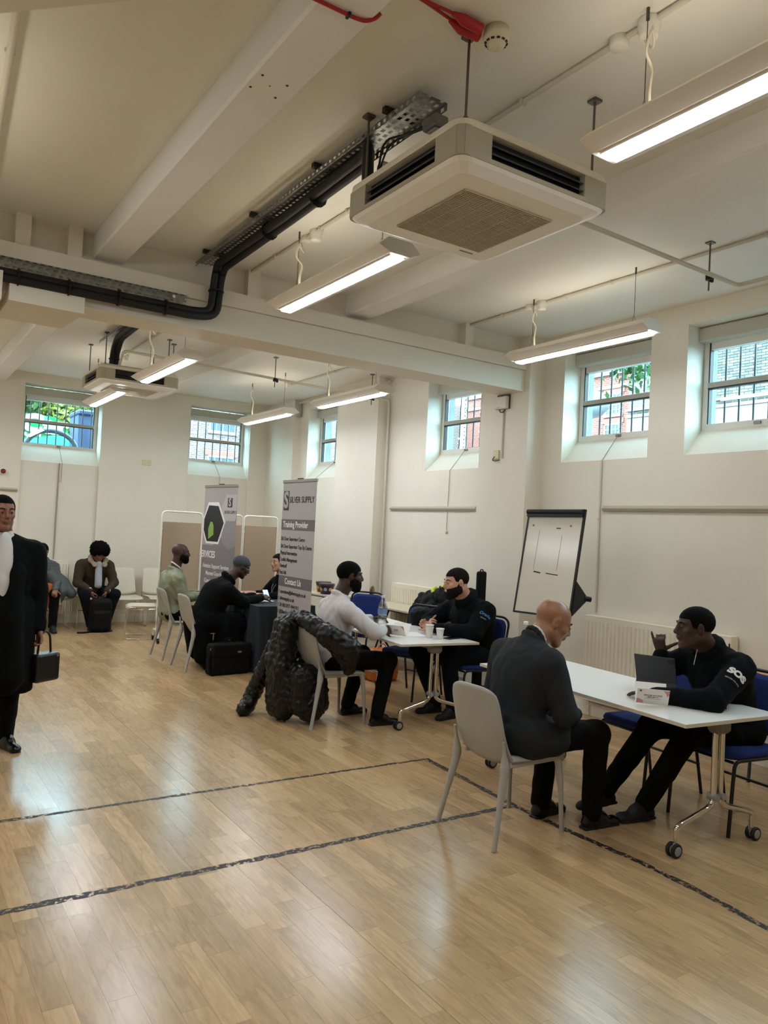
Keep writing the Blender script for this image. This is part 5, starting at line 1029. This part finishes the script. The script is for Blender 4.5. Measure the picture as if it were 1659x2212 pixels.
# 5 long black coat, grey beanie
r_, g5, T, B, _ = person('coat', 'man in a long black coat and grey knitted hat leaning over the cloth table', blackcl, blacktr, shoem, 'dark', vox=.0085, wr=.004, toplen=.95, collar=.12,
    hands={'R': dict(d=(.9, .2, .2), n=(0, .5, -.8), side=-1, curl=(.5, .7, .7, .7, .7)), 'L': dict(d=(.9, -.2, .2), n=(0, -.5, -.8), curl=(.5, .7, .7, .7, .7))}, topname='long_coat')
head_extras(r_, T, B, 1., 'dark', .007)
s = SDF(.007); s.el(T(0, -.014, .045), V(.086, .106, .088), B, .01); s.cut(T(0, 0, .022), B@V(0, -.38, 1), .01); hb = B
def ribs(P): q = (P-T(0, 0, 0))@hb; return .0022*np.sin(np.arctan2(q[:, 0], q[:, 1])*26)
s.build('knitted_hat', mat('grey_knit', '3A3F45', .95, bump=.5, bscale=120), r_, ribs)
gm_ = mat('glasses_metal', 'A9ADB2', .25, .7)
for s_ in (-1, 1):
    MB().tube([T(s_*.031+.02*math.cos(a), .103, .006+.015*math.sin(a)) for a in np.linspace(0, 6.283, 17)[:-1]], .0013, 5, closed=True).tube([T(s_*.052, .10, .01), T(s_*.08, .0, .01)], .0016, 5).build('spectacles', gm_, r_)
# coat skirt hanging from the seat
s = SDF(.01); s.rc((3.10, 8.33, .50), (3.12, 8.30, .16), .09, .08, .05); s.rc((3.36, 8.30, .5), (3.34, 8.28, .14), .09, .085, .06); s.rc((3.10, 8.6, .50), (3.14, 8.6, .18), .1, .09, .05); s.rc((3.5, 8.3, .48), (3.52, 8.28, .2), .07, .08, .05); s.build('coat_skirt', blackcl, r_, folds(.012, .1, (1, 1, .1)))
# 6 sage green jacket
r_, g6, T, B, _ = person('green', 'man in a sage green bomber jacket seated second from the front by the cloth table', greenb, blacktr, shoem, 'dark', vox=.0085, wr=.006, collar=.08, topname='bomber_jacket')
head_extras(r_, T, B, 1., 'dark', .007, beard=.011); ringcollar(r_, g6, T, B, .066, .009, whitesh, up=.25)
# 7 woman behind banner
r_, g7, T, B, _ = person('lady', 'woman in black with tied back hair facing the visitors, partly behind the tall banner', blackcl, blacktr, shoem, 'fair', vox=.0085, wr=.003, collar=.0, topname='blouse', bare=.14, hs=.95)
head_extras(r_, T, B, .95, 'fair', .007, hair=.005, hairline=.01, hairmat=mat('dark_brown_hair', '1D1411', .8))
s = SDF(.008); s.el(T(0, -.115, .03), V(.035, .035, .04), B); s.build('hair_bun', mat('dark_brown_hair', '1D1411', .8), r_, folds(.003, .02))
MB().tube([g7['neck']+V(-.02, .07, .0), g7['neck']+V(-.12, .03, -.16), g7['neck']+V(-.13, .0, -.24)], .004, 6).tube([g7['neck']+V(-.02, -.07, .0), g7['neck']+V(-.12, -.03, -.16), g7['neck']+V(-.13, .0, -.24)], .004, 6).build('lanyard', mat('lanyard_grey', '8D8F93', .6), r_)
# 8 youth
r_, g8, T, B, _ = person('youth', 'youth in a brown jacket with fleece collar and headphones, seated hunched over a backpack', brownj, jeanm, shoem, 'brown', vox=.0085, wr=.005, collar=.0, topname='jacket',
    hands={'R': dict(d=(.35, -.3, -.9), n=(.5, 0, -.3), curl=(.5, .8, .8, .8, .8)), 'L': dict(d=(-.35, -.3, -.9), n=(-.5, 0, -.3), side=-1, curl=(.5, .8, .8, .8, .8))})
head_extras(r_, T, B, 1., 'brown', .007)
def frizz(P): return folds(.022, .030, (1, 1, 1))(P)
s = SDF(.008); s.el(T(0, -.02, .075), V(.118, .125, .085), B, .01); s.el(T(0, .045, .095), V(.105, .075, .05), B, .03); s.el(T(.08, .01, .04), V(.045, .06, .05), B, .02); s.el(T(-.08, .01, .04), V(.045, .06, .05), B, .02); s.el(T(0, .125, .02), (.10, .06, .05), B, .01, 's'); s.build('afro_hair', hairm, r_, frizz)
for s_ in (-1, 1): MB().tube([T(s_*.031+.022*math.cos(a), .103, .004+.017*math.sin(a)) for a in np.linspace(0, 6.283, 17)[:-1]], .0016, 5, closed=True).build('spectacles', gm_, r_)
s = SDF(.008); nk = g8['neck']
for s_ in (-1, 1): s.chain([nk+V(0, .06, .05), nk+V(s_*.09, .02, .04), nk+V(s_*.11, -.08, -.0), nk+V(s_*.06, -.14, -.07)], [.025, .03, .032, .022], .02)
s.build('fleece_collar', cream, r_, folds(.004, .03))
s = SDF(.008); s.rc(nk+V(0, -.13, -.06), nk+V(-.01, -.2, -.36), .045, .05, .02); s.build('shirt', mat('pale_shirt', '9BA0A8', .8), r_, folds(.003, .06))
for s_ in (-1, 1): MB().cyl(nk+V(s_*.065, -.155, -.055), nk+V(s_*.075, -.195, -.06), .034, 20).tube([nk+V(s_*.06, -.15, -.055), nk+V(s_*.085, -.05, .0), nk+V(s_*.06, .06, .03)], .008, 8, fil=.05).build('headphones', mat('headphone_cream', 'A59A88', .5), r_)
for q in 'RL': w_, e_ = g8['w'+q], g8['e'+q]; d = nrm(w_-e_); MB().tube([w_-d*.02, w_+d*.004], [.046, .044], 14).build('cuff', whitesh, r_)
# 9 walking woman
r_, g9, T, B, _ = person('walker', 'woman walking in a long black coat over a white blouse, cut by the picture edge', blackcl, blacktr, shoeblk, 'brown', vox=.008, wr=.003, collar=.0, topname='coat', toplen=.7,
    hands={'L': dict(d=(.05, -.05, -1), n=(-.9, -.3, 0), side=-1, curl=(.5, .9, .9, .9, .9)), 'R': dict(d=(0, -.1, -1), n=(.9, 0, 0), curl=(.4, .5, .5, .5, .5))}, hs=1.02)
head_extras(r_, T, B, 1.02, 'brown', .007, hair=.004, hairline=.015)
nk = g9['neck']; fz = nrm(g9['f']); rx_ = np.cross(fz, (0, 0, 1))
s = SDF(.009); s.el(nk+fz*.13-V(0, 0, .21), (.055, .035, .25)); s.rc(nk+fz*.02, nk+fz*.06-V(0, 0, .08), .06, .06, .03); s.build('blouse', mat('white_blouse', 'C9C4C0', .7), r_, folds(.003, .08))
s = SDF(.009)
for s_ in (-1, 1): s.chain([nk+rx_*s_*.085+fz*.03-V(0, 0, .06), nk+rx_*s_*.085+fz*.12-V(0, 0, .25), nk+rx_*s_*.07+fz*.15-V(0, 0, .55), nk+rx_*s_*.08+fz*.12-V(0, 0, .95)], [.04, .045, .06, .10], .04)
s.rc(nk-fz*.02-V(0, 0, .5), nk-fz*.03-V(0, 0, 1.02), .19, .19, .05); s.rc(nk+rx_*-.12-V(0, 0, .5), nk+rx_*-.13-V(0, 0, 1.05), .11, .11, .05); s.rc(nk+rx_*.12-V(0, 0, .5), nk+rx_*.13-V(0, 0, 1.05), .11, .11, .05)
s.cut((0, 0, .42), (0, 0, 1)); s.build('coat_skirt', blackcl, r_, folds(.006, .12, (1, 1, .1)))
hb_ = empty('handbag', (1.04, 5.87, .5), .6, 'small structured black leather handbag carried by the walking woman', 'handbag'); s = SDF(.007); s.bx((0, 0, .08), (.105, .055, .10), None, .02, .01); s.build('bag_body', leath, hb_); MB().tube([(-.06, 0, .17), (-.045, -.0, .30), (-.0, 0, .34), (.045, 0, .30), (.06, 0, .17)], .008, 8, fil=.05).build('handle', leath, hb_)
MB().box((.075, -.05, .16), (.02, .012, .02)).build('clasp', mat('zip_metal', '9A9A98', .3, .9), hb_)
# person behind the walking woman: coat sleeve and orange top, seated in the row
PEOPLE['behind'] = dict(pel=(2.05, 12.10, .56), che=(2.02, 12.02, .93), f=(.15, -1, 0), neck=(2.02, 11.98, 1.0), head=(2.0, 11.9, 1.12), hf=(.1, -.9, -.35), sw=.19, eR=(1.84, 11.9, .68), wR=(1.96, 11.66, .62), eL=(2.22, 11.86, .68), wL=(2.16, 11.64, .60), kR=(1.93, 11.66, .53), aR=(1.95, 11.66, .09), tR=(0, -1, 0), kL=(2.16, 11.66, .53), aL=(2.15, 11.66, .09), tL=(0, -1, 0), bulk=1.0)
r_, gb, T, B, _ = person('behind', 'person in a grey padded coat seated mostly hidden behind the walking woman', mat('grey_padded_nylon', '4A5052', .6), blacktr, shoem, 'brown', vox=.009, collar=.1, topname='padded_coat', fold=quilt(.008, .05))
head_extras(r_, T, B, 1., 'brown', .008, hair=.006, hairline=0.)
s = SDF(.01); s.chain([(2.14, 12.0, .86), (2.30, 11.92, .66), (2.42, 11.86, .52)], [.07, .095, .07], .03); s.chain([(2.12, 11.9, .8), (2.28, 11.84, .55), (2.25, 11.84, .42)], [.06, .07, .05], .03); s.build('coat_tail', mat('grey_padded_nylon', '4A5052', .6), r_, folds(.004, .08))
s = SDF(.01); s.chain([(2.10, 11.78, .62), (2.14, 11.74, .36)], [.06, .05]); s.build('orange_scarf', mat('orange_knit', 'A55A2A', .9), r_, folds(.006, .05)); s = SDF(.009); s.chain([(2.17, 11.80, .62), (2.24, 11.76, .38)], [.035, .03]); s.build('fur_trim', cream, r_, folds(.008, .02, (1, 1, 1)))
# sleeve logos
def sleeve(txt, size, key, q, t_, out, root, target, m, **kw):
    s = PEOPLE[key]; e_, c_ = np.array(s['e'+q]), np.array(s['che']); f = nrm(s['f']); sh = c_+(np.cross(f, (0, 0, 1)))*(s['sw'] if q == 'R' else -s['sw'])-V(0, 0, .035)
    p = sh+(e_-sh)*t_; ax = nrm(e_-sh); x = nrm(np.cross(ax, out)); x = x*np.sign(x@rr+1e-9); n = nrm(np.array(out)-ax*(np.array(out)@ax)); y = np.cross(n, x)
    return stick(txt, size, m, root, frame_M(p+n*.05, x, y), target, n, **kw)
P2 = [o for o in bpy.data.objects if o.get('label', '').startswith('man in a black fleece')][0]
sleeve('SOS', .062, 'fleece', 'L', .38, (-.86, -.50, .0), P2, jo, mat('logo_white', 'D6D3CB', .7), align='CENTER', bold=.004); sleeve('SECURE ON SITE', .012, 'fleece', 'L', .56, (-.86, -.50, .0), P2, jo, mat('logo_white', 'D6D3CB', .7), align='CENTER')
sleeve('Oracle', .040, 'beard', 'L', .33, (-.6, -.78, 0), P4, jo4, mat('logo_blue', '3D7BB5', .6), align='CENTER', bold=.001); sleeve('SECURITY', .013, 'beard', 'L', .50, (-.6, -.78, 0), P4, jo4, mat('logo_white', 'D6D3CB', .7), align='CENTER')
# ---------- bags and draped clothes ----------
puff = mat('black_quilted_nylon', '0A0A0A', .36, spec=.4, bump=.15, bscale=60)
dj = empty('padded_jacket', (0, 0, 0), 0, 'shiny black quilted jacket hanging over a chair back with one sleeve on the floor', 'jacket')
s = SDF(.0085); X0 = 3.05
s.chain([(3.02, 6.07, .80), (3.05, 5.95, .875), (3.06, 5.80, .885), (3.07, 5.66, .86), (3.13, 5.52, .79), (3.30, 5.42, .68)], [.055, .062, .06, .06, .075, .085], .03)
s.chain([(2.98, 6.04, .80), (2.96, 6.05, .5), (2.97, 6.02, .12)], [.07, .10, .10], .04); s.chain([(2.97, 5.92, .82), (2.95, 5.94, .45), (2.97, 5.93, .10)], [.05, .075, .08], .04)
s.chain([(3.15, 6.05, .80), (3.25, 6.0, .5), (3.30, 5.95, .14)], [.07, .12, .11], .05); s.chain([(3.12, 5.80, .36), (3.14, 5.75, .14)], [.12, .11], .05); s.chain([(3.14, 5.52, .78), (3.32, 5.50, .62), (3.36, 5.52, .5)], [.07, .09, .05], .04)
s.bx((3.10, 5.87, .29), (.13, .19, .20), None, .08, .05); s.bx((2.985, 6.0, .50), (.055, .13, .36), None, .05, .05); s.build('jacket_body', puff, dj, quilt(.006, .058, base=folds(.008, .06)))
s = SDF(.0085); s.chain([(2.96, 6.13, .62), (2.90, 6.22, .36), (2.86, 6.30, .19), (2.80, 6.28, .08), (2.74, 6.24, .055)], [.065, .068, .066, .062, .055], .02); s.build('sleeve', puff, dj, quilt(.007, .055, (.6, -.3, .8), base=folds(.006, .05)))
br = empty('briefcase', (3.33, 8.05, 0), .1, 'black soft briefcase with flap and steel clips on the floor', 'briefcase'); s = SDF(.008); s.bx((0, 0, .17), (.24, .085, .17), None, .04, .02); s.build('case_body', bagm, br, folds(.004, .07)); s = SDF(.008); s.bx((0, -.065, .27), (.235, .035, .075), None, .025, .02); s.build('flap', bagm, br); MB().tube([(-.06, 0, .34), (-.05, 0, .385), (.05, 0, .385), (.06, 0, .34)], .010, 8, fil=.03).build('handle', bagm, br); MB().tube([(-.23, -.03, .28), (-.26, -.05, .22), (-.25, -.06, .02), (-.2, -.07, .01)], .014, 8, fil=.03).build('shoulder_strap', bagm, br)
stl = mat('zip_metal', '9A9A98', .3, .9); MB().box((-.235, -.04, .275), (.02, .012, .045), b=.004).box((.08, -.105, .25), (.045, .01, .022), b=.004).box((.0, -.0, .375), (.03, .012, .02), b=.003).build('metal_clip', stl, br)
bk_ = empty('backpack', (4.70, 6.36, .48), .9, 'black backpack standing on a blue chair behind the bearded man', 'backpack'); s = SDF(.009); s.bx((0, 0, .21), (.17, .11, .21), None, .08, .03); s.bx((0, -.11, .14), (.13, .05, .12), None, .04, .02); s.build('pack_body', bagm, bk_, folds(.005, .07)); MB().tube([(-.10, -.13, .05), (-.13, -.12, .25), (-.10, -.08, .40)], .012, 8, fil=.05).tube([(.10, -.13, .05), (.13, -.12, .25), (.10, -.08, .40)], .012, 8, fil=.05).build('strap', bagm, bk_)
bp2 = empty('backpack', (2.77, 11.55, 0), 0, 'black backpack stood between the feet of the seated youth', 'backpack'); s = SDF(.009); s.bx((0, 0, .24), (.15, .10, .24), None, .07, .03); s.bx((0, -.09, .17), (.12, .04, .13), None, .03, .02); s.build('pack_body', bagm, bp2, folds(.004, .07)); MB().tube([(-.05, 0, .47), (-.04, 0, .51), (.04, 0, .51), (.05, 0, .47)], .009, 8, fil=.02).build('grab_handle', bagm, bp2); MB().tube([(-.1, -.05, .02), (-.2, -.12, .012), (-.33, -.12, .012)], .012, 8, fil=.05).build('strap', bagm, bp2)
hv = mat('hi_vis_yellow', 'C6D93A', .6); pl_ = empty('pile_of_jackets', (5.40, 6.9, .745), 0, 'heap of dark jackets with yellow hi-vis strips on the side table', 'jackets'); s = SDF(.011)
s.chain([(0, -.50, .12), (-.02, -.1, .17), (0, .35, .11)], [.13, .15, .11], .06); s.chain([(-.14, -.3, .07), (-.12, .3, .06)], [.08, .07], .05); s.chain([(-.2, .0, .06), (-.22, .1, -.08)], [.05, .04], .04); s.build('jacket_heap', bagm, pl_, folds(.016, .12, (1, 1, 1)))
for pts in ([(-.14, -.20, .215), (-.10, -.08, .30), (-.02, -.02, .335)], [(-.13, -.34, .20), (-.09, -.25, .28), (.0, -.18, .33)], [(-.15, -.08, .20), (-.12, .05, .27), (-.03, .12, .30)]): s = SDF(.008); s.chain(pts, [.020]*3, .01); s.build('hi_vis_strip', hv, pl_, folds(.003, .03))
og = empty('carrier_bag', (4.80, 7.20, 0), 0, 'orange carrier bag standing on the floor under the side table', 'carrier bag'); s = SDF(.010); s.bx((0, 0, .17), (.16, .10, .17), None, .03, .02); s.build('bag_body', mat('orange_plastic', 'C06A22', .45), og, folds(.012, .08)); MB().tube([(-.06, 0, .33), (-.03, 0, .40), (.03, 0, .40), (.06, 0, .33)], .006, 6, fil=.03).build('bag_handle', mat('orange_plastic', 'C06A22', .45), og)
tr2 = empty('trophy', (5.22, 8.12, .746), 0, 'round dark gold award disc on a block at the end of the side table', 'trophy'); MB().lathe([(0, -.012), (.07, -.012), (.075, 0), (.07, .012), (0, .012)], (0, 0, .15), 28, rotz(.7)@rotx(math.pi/2)).build('disc', mat('dark_gold', '5B4A2A', .4, .5), tr2); MB().box((0, 0, .04), (.10, .07, .08), rotz(.7), b=.008).build('base_block', mat('dark_gold_b', '4A3C22', .5), tr2)
sh_ = empty('folded_easel_case', (4.93, 5.72, 0), 0, 'tall thin black case standing behind the head of the bearded man', 'case'); s = SDF(.009); s.bx((0, 0, .66), (.05, .03, .66), None, .02, .01); s.build('case_body', bagm, sh_); MB().tube([(-.02, 0, 1.31), (-.015, 0, 1.335), (.015, 0, 1.335), (.02, 0, 1.31)], .006, 8, fil=.01).build('loop', blackm, sh_)
cl_ = empty('glove_and_phone', (3.92, 8.43, .80), 0, 'phone with a bright screen held by the man in the knitted hat', 'phone'); cl_.name = 'mobile_phone'; MB().box((0, 0, .03), (.075, .008, .15), rotx(-.7)@rotz(.0), b=.003).build('phone_case', mat('phone_black', '131519', .4), cl_); MB().box((0, -.004, .036), (.065, .002, .135), rotx(-.7)).build('screen', mat('lit_screen', (.75, .82, .95), .3, emit=.5), cl_)

# ---------- outside, seen through the windows ----------
TONE = .42      # street base colours darkened to keep the strong sky from overexposing them
def brickmat(name, c1, c2, mo, sc=1):
    m = bpy.data.materials.new(name); m.use_nodes = True; nt = m.node_tree; b = nt.nodes['Principled BSDF']; b.inputs['Roughness'].default_value = .9
    tc = nt.nodes.new('ShaderNodeTexCoord'); mp = nt.nodes.new('ShaderNodeMapping'); br = nt.nodes.new('ShaderNodeTexBrick'); br.inputs['Scale'].default_value = 1
    br.inputs['Brick Width'].default_value = .225; br.inputs['Row Height'].default_value = .075; br.inputs['Mortar Size'].default_value = .010; br.inputs['Color1'].default_value = srgb(c1); br.inputs['Color2'].default_value = srgb(c2); br.inputs['Mortar'].default_value = srgb(mo)
    sx = nt.nodes.new('ShaderNodeSeparateXYZ'); cx = nt.nodes.new('ShaderNodeCombineXYZ'); ad = nt.nodes.new('ShaderNodeMath'); ad.operation = 'ADD'
    nt.links.new(tc.outputs['Object'], sx.inputs[0]); nt.links.new(sx.outputs[0], ad.inputs[0]); nt.links.new(sx.outputs[1], ad.inputs[1]); nt.links.new(ad.outputs[0], cx.inputs[0]); nt.links.new(sx.outputs[2], cx.inputs[1]); nt.links.new(cx.outputs[0], br.inputs['Vector']); nt.links.new(br.outputs[0], b.inputs['Base Color']); return m
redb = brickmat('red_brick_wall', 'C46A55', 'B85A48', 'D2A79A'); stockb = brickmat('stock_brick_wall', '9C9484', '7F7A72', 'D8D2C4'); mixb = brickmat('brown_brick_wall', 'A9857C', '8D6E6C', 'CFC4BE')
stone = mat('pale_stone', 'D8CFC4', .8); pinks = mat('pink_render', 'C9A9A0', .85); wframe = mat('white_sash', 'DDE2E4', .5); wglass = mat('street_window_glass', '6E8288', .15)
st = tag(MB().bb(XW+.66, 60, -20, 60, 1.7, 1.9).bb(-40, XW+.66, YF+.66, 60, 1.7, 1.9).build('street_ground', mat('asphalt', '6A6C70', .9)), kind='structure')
def sash(root, c, ax, w_, h):
    """window part on a facade; ax 0: facade faces -x, 1: faces -y"""
    def B_(mb, u, z, d, du, dz): 
        mb.box((c[0]-d, c[1]+u, c[2]+z) if ax == 0 else (c[0]+u, c[1]-d, c[2]+z), (.04, du, dz) if ax == 0 else (du, .04, dz)); return mb
    f_ = MB(); B_(f_, 0, h/2, .03, w_, .07); B_(f_, 0, -h/2, .05, w_+.2, .12); B_(f_, -w_/2, 0, .03, .07, h); B_(f_, w_/2, 0, .03, .07, h); B_(f_, 0, 0, .03, w_, .05); B_(f_, 0, 0, .03, .03, h); B_(f_, -w_/4, 0, .03, .025, h); B_(f_, w_/4, 0, .03, .025, h); B_(f_, 0, h/4, .03, w_, .03); B_(f_, 0, -h/4, .03, w_, .03)
    fo = f_.build('window', wframe, root); p = MB(); B_(p, 0, 0, .005, w_, h); p.build('pane', wglass, fo); l_ = MB(); B_(l_, 0, h/2+.14, .02, w_+.3, .2); l_.build('lintel', mat('brick_lintel', 'C98473', .8), fo)
# stock brick house, bricks facing the nearest window are separate pieces
HX = 19.0
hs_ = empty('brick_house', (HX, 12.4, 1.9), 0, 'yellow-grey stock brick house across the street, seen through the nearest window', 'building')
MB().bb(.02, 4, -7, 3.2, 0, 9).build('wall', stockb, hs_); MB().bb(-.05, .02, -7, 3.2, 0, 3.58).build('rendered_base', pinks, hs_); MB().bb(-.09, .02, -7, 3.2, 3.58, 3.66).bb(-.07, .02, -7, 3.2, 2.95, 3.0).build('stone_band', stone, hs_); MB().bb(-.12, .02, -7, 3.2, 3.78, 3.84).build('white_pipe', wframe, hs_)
bmesh_ = MB().box((0, 0, 0), (.05, .213, .064)).mesh('brick'); bm3 = [mat('stock_brick_'+c, c, .9) for c in ('8E887C', '7A766E', 'A29A88')]; bms = []
for m_ in bm3: q = bmesh_.copy(); q.materials.append(m_); bms.append(q)
cnt_ = 0
for r_i in range(46):
    z = 3.90+.075*r_i
    for c_i in range(26):
        y = -3.4+.225*(c_i+(.5 if r_i % 2 else 0)); 
        if cnt_ < 298 and -2.75 < y < .75 and z < 5.35: o = bpy.data.objects.new('brick', bms[rng.integers(3)]); COL.objects.link(o); o.parent = hs_; o.location = (.01, y, z); cnt_ += 1
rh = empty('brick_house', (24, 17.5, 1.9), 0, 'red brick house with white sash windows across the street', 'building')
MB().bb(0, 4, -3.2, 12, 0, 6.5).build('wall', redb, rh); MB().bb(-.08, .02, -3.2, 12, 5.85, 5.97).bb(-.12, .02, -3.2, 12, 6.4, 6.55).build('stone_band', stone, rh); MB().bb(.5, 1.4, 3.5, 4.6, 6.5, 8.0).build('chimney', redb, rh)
for y in (-2.2, -.6, 1.0, 2.9, 4.8, 6.7, 8.6, 10.5):
    for z in (2.0, 4.0, 5.2): sash(rh, (0, y, z), 0, .75, .85 if z > 3 else 1.3)
fh = empty('brick_house', (12, 30, 1.9), 0, 'brown brick terrace with white windows beyond the far right window', 'building')
MB().bb(-3.5, 12, 0, 4, 0, 6.2).build('wall', mixb, fh)
for x in (-2.6, -.4, 1.8, 4.0, 6.2, 8.4):
    for z in (1.6, 4.3): sash(fh, (x, 0, z), 1, 1.1, 1.7)
# green van
van = empty('van', (1.55, 17.6, 1.9), 0, 'green and white van with a large white word on its side outside the left window', 'van'); vg = mat('van_green', '1FB25A', .3); vt = mat('van_turquoise', '5FD8BE', .3); vw = mat('van_white', 'E4F2F0', .3)
MB().prism([(-2.2, .35), (1.75, .35), (1.95, 1.0), (1.75, 2.0), (1.5, 2.22), (-2.2, 2.3)], 0, 2.0, 1).build('van_body', vg, van)
van.scale = (1, 1, .83); MB().prism([(-2.2, 2.12), (1.45, 2.10), (1.35, 2.2), (-2.2, 2.32)], -.02, 0.01, 1).build('upper_panel', vt, van); MB().prism([(.35, .35), (1.75, .35), (1.9, 1.0), (1.5, 1.3), (.5, .75)], -.02, .01, 1).build('front_panel', vw, van); MB().prism([(.6, 1.5), (1.1, 1.62), (1.5, 1.75), (1.9, 1.72), (1.9, 1.5)], -.025, .01, 1).build('lower_swoosh', vt, van)
for x in (-1.4, 1.2): MB().cyl((x, -.05, .33), (x, .2, .33), .33, 24).build('wheel', blackm, van)
text('Car', .60, vw, van, frame_M((.85, -.03, 1.98), (1, 0, 0), (0, 0, 1)), bold=.04); text('a m e', .15, vw, van, frame_M((.9, -.03, 1.72), (1, 0, 0), (0, 0, 1)), bold=.01)
hp = empty('bicycle_stand', (2.55, 15.2, 1.9), 0, 'dark bent tube hoop stand in front of the green van', 'stand'); MB().tube([(-.52, 0, 0), (-.50, 0, .85), (-.25, 0, 1.25), (.1, 0, 1.32), (.42, 0, 1.18), (.62, 0, .6), (.66, 0, 0)], .045, 10, fil=.4).build('hoop', mat('hoop_grey', '4C5964', .5), hp)
bn = empty('wheelie_bin', (3.44, 16.4, 1.9), 0, 'tall blue-grey bin with scratched markings beside the green van', 'bin'); MB().prism([(-.20, 0), (.20, 0), (.24, 1.75), (-.24, 1.75)], -.4, .4, 1).build('bin_body', mat('bin_blue', '4A5F86', .5, noise=.25, nscale=9), bn); MB().bb(-.26, .26, -.45, .45, 1.75, 1.86, .03).build('lid', mat('bin_lid', '3E5078', .5), bn)
leafm = mat('hedge_leaf', '5E8A4C', .6, noise=.3, nscale=3); leafy = mat('hedge_leaf_yellow', 'A5AE4A', .6)
def leaves(name, n, fn, size, m, parent):
    P = np.array([fn() for _ in range(n)]); A_ = rng.normal(size=(n, 3)); A_ /= np.linalg.norm(A_, axis=1)[:, None]; C_ = np.cross(A_, rng.normal(size=(n, 3))); C_ /= np.linalg.norm(C_, axis=1)[:, None]; s_ = size*rng.uniform(.6, 1.3, (n, 1))
    v = np.stack([P-A_*s_, P+C_*s_*.45, P+A_*s_, P-C_*s_*.45], 1).reshape(-1, 3); me = bpy.data.meshes.new(name); me.from_pydata(v.tolist(), [], [(4*i, 4*i+1, 4*i+2, 4*i+3) for i in range(n)]); return tag(link(name, me, m, parent), kind='stuff')
hg = empty('hedge', (2, 22, 1.9), 0, 'tall leafy green hedge behind the green van', 'hedge')
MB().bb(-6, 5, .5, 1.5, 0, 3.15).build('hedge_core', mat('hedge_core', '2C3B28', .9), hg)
leaves('foliage', 9000, lambda: (rng.uniform(-4, 5), rng.normal(0, .22), rng.uniform(.9, 3.45)), .14, leafm, hg); leaves('yellow_foliage', 1500, lambda: (rng.normal(2.2, .4), rng.normal(-.25, .1), rng.normal(2.6, .35)), .14, leafy, hg)
br_ = empty('street_tree', (8.0, 6.25, 3.7), 0, 'street tree with a leafy green branch outside the second window', 'tree'); MB().tube([(2.0, .95, -1.8), (2.0, .95, 2.6)], [.12, .09], 10).build('trunk', mat('bark', '5A4B3A', .9), br_); MB().tube([(2, .95, 1.3), (1.2, .85, .8), (.3, .6, .4)], [.04, .015], 8).build('branch', mat('bark', '5A4B3A', .9), br_); leaves('leaves', 260, lambda: (rng.normal(.5, .3), rng.normal(.62, .17), rng.normal(.35, .13)), .07, mat('leaf_green', '4E8A3C', .5), br_)
chn = empty('hanging_chain', (6.2, 7.66, 2.66), 0, 'iron chain hanging outside the window beside the pillar', 'chain'); mb = MB()
for i in range(22):
    z = 1.1-.05*i; q = []
    for a in np.linspace(0, 6.283, 11)[:-1]: q.append(V(.0, .014*math.cos(a), z+.03*math.sin(a)) if i % 2 else V(.014*math.cos(a), 0, z+.03*math.sin(a)))
    mb.tube(q, .005, 6, closed=True)
tag(mb.build('links', barm, chn), kind='stuff')
cr = empty('parked_car', (16.5, 14.9, 1.9), 0, 'pale rounded street object low outside the second window', 'street furniture'); cr.name = 'street_lamp_dome'; cr['label'] = 'pale grey domed street bollard light outside the second window'; MB().lathe([(0, 4.0), (.3, 3.95), (.5, 3.75), (.55, 3.5), (.35, 3.3), (.1, 3.2), (.08, 0)], n=20).build('dome', mat('pale_metal', 'A9B4B8', .4), cr)

TONE = 1.0
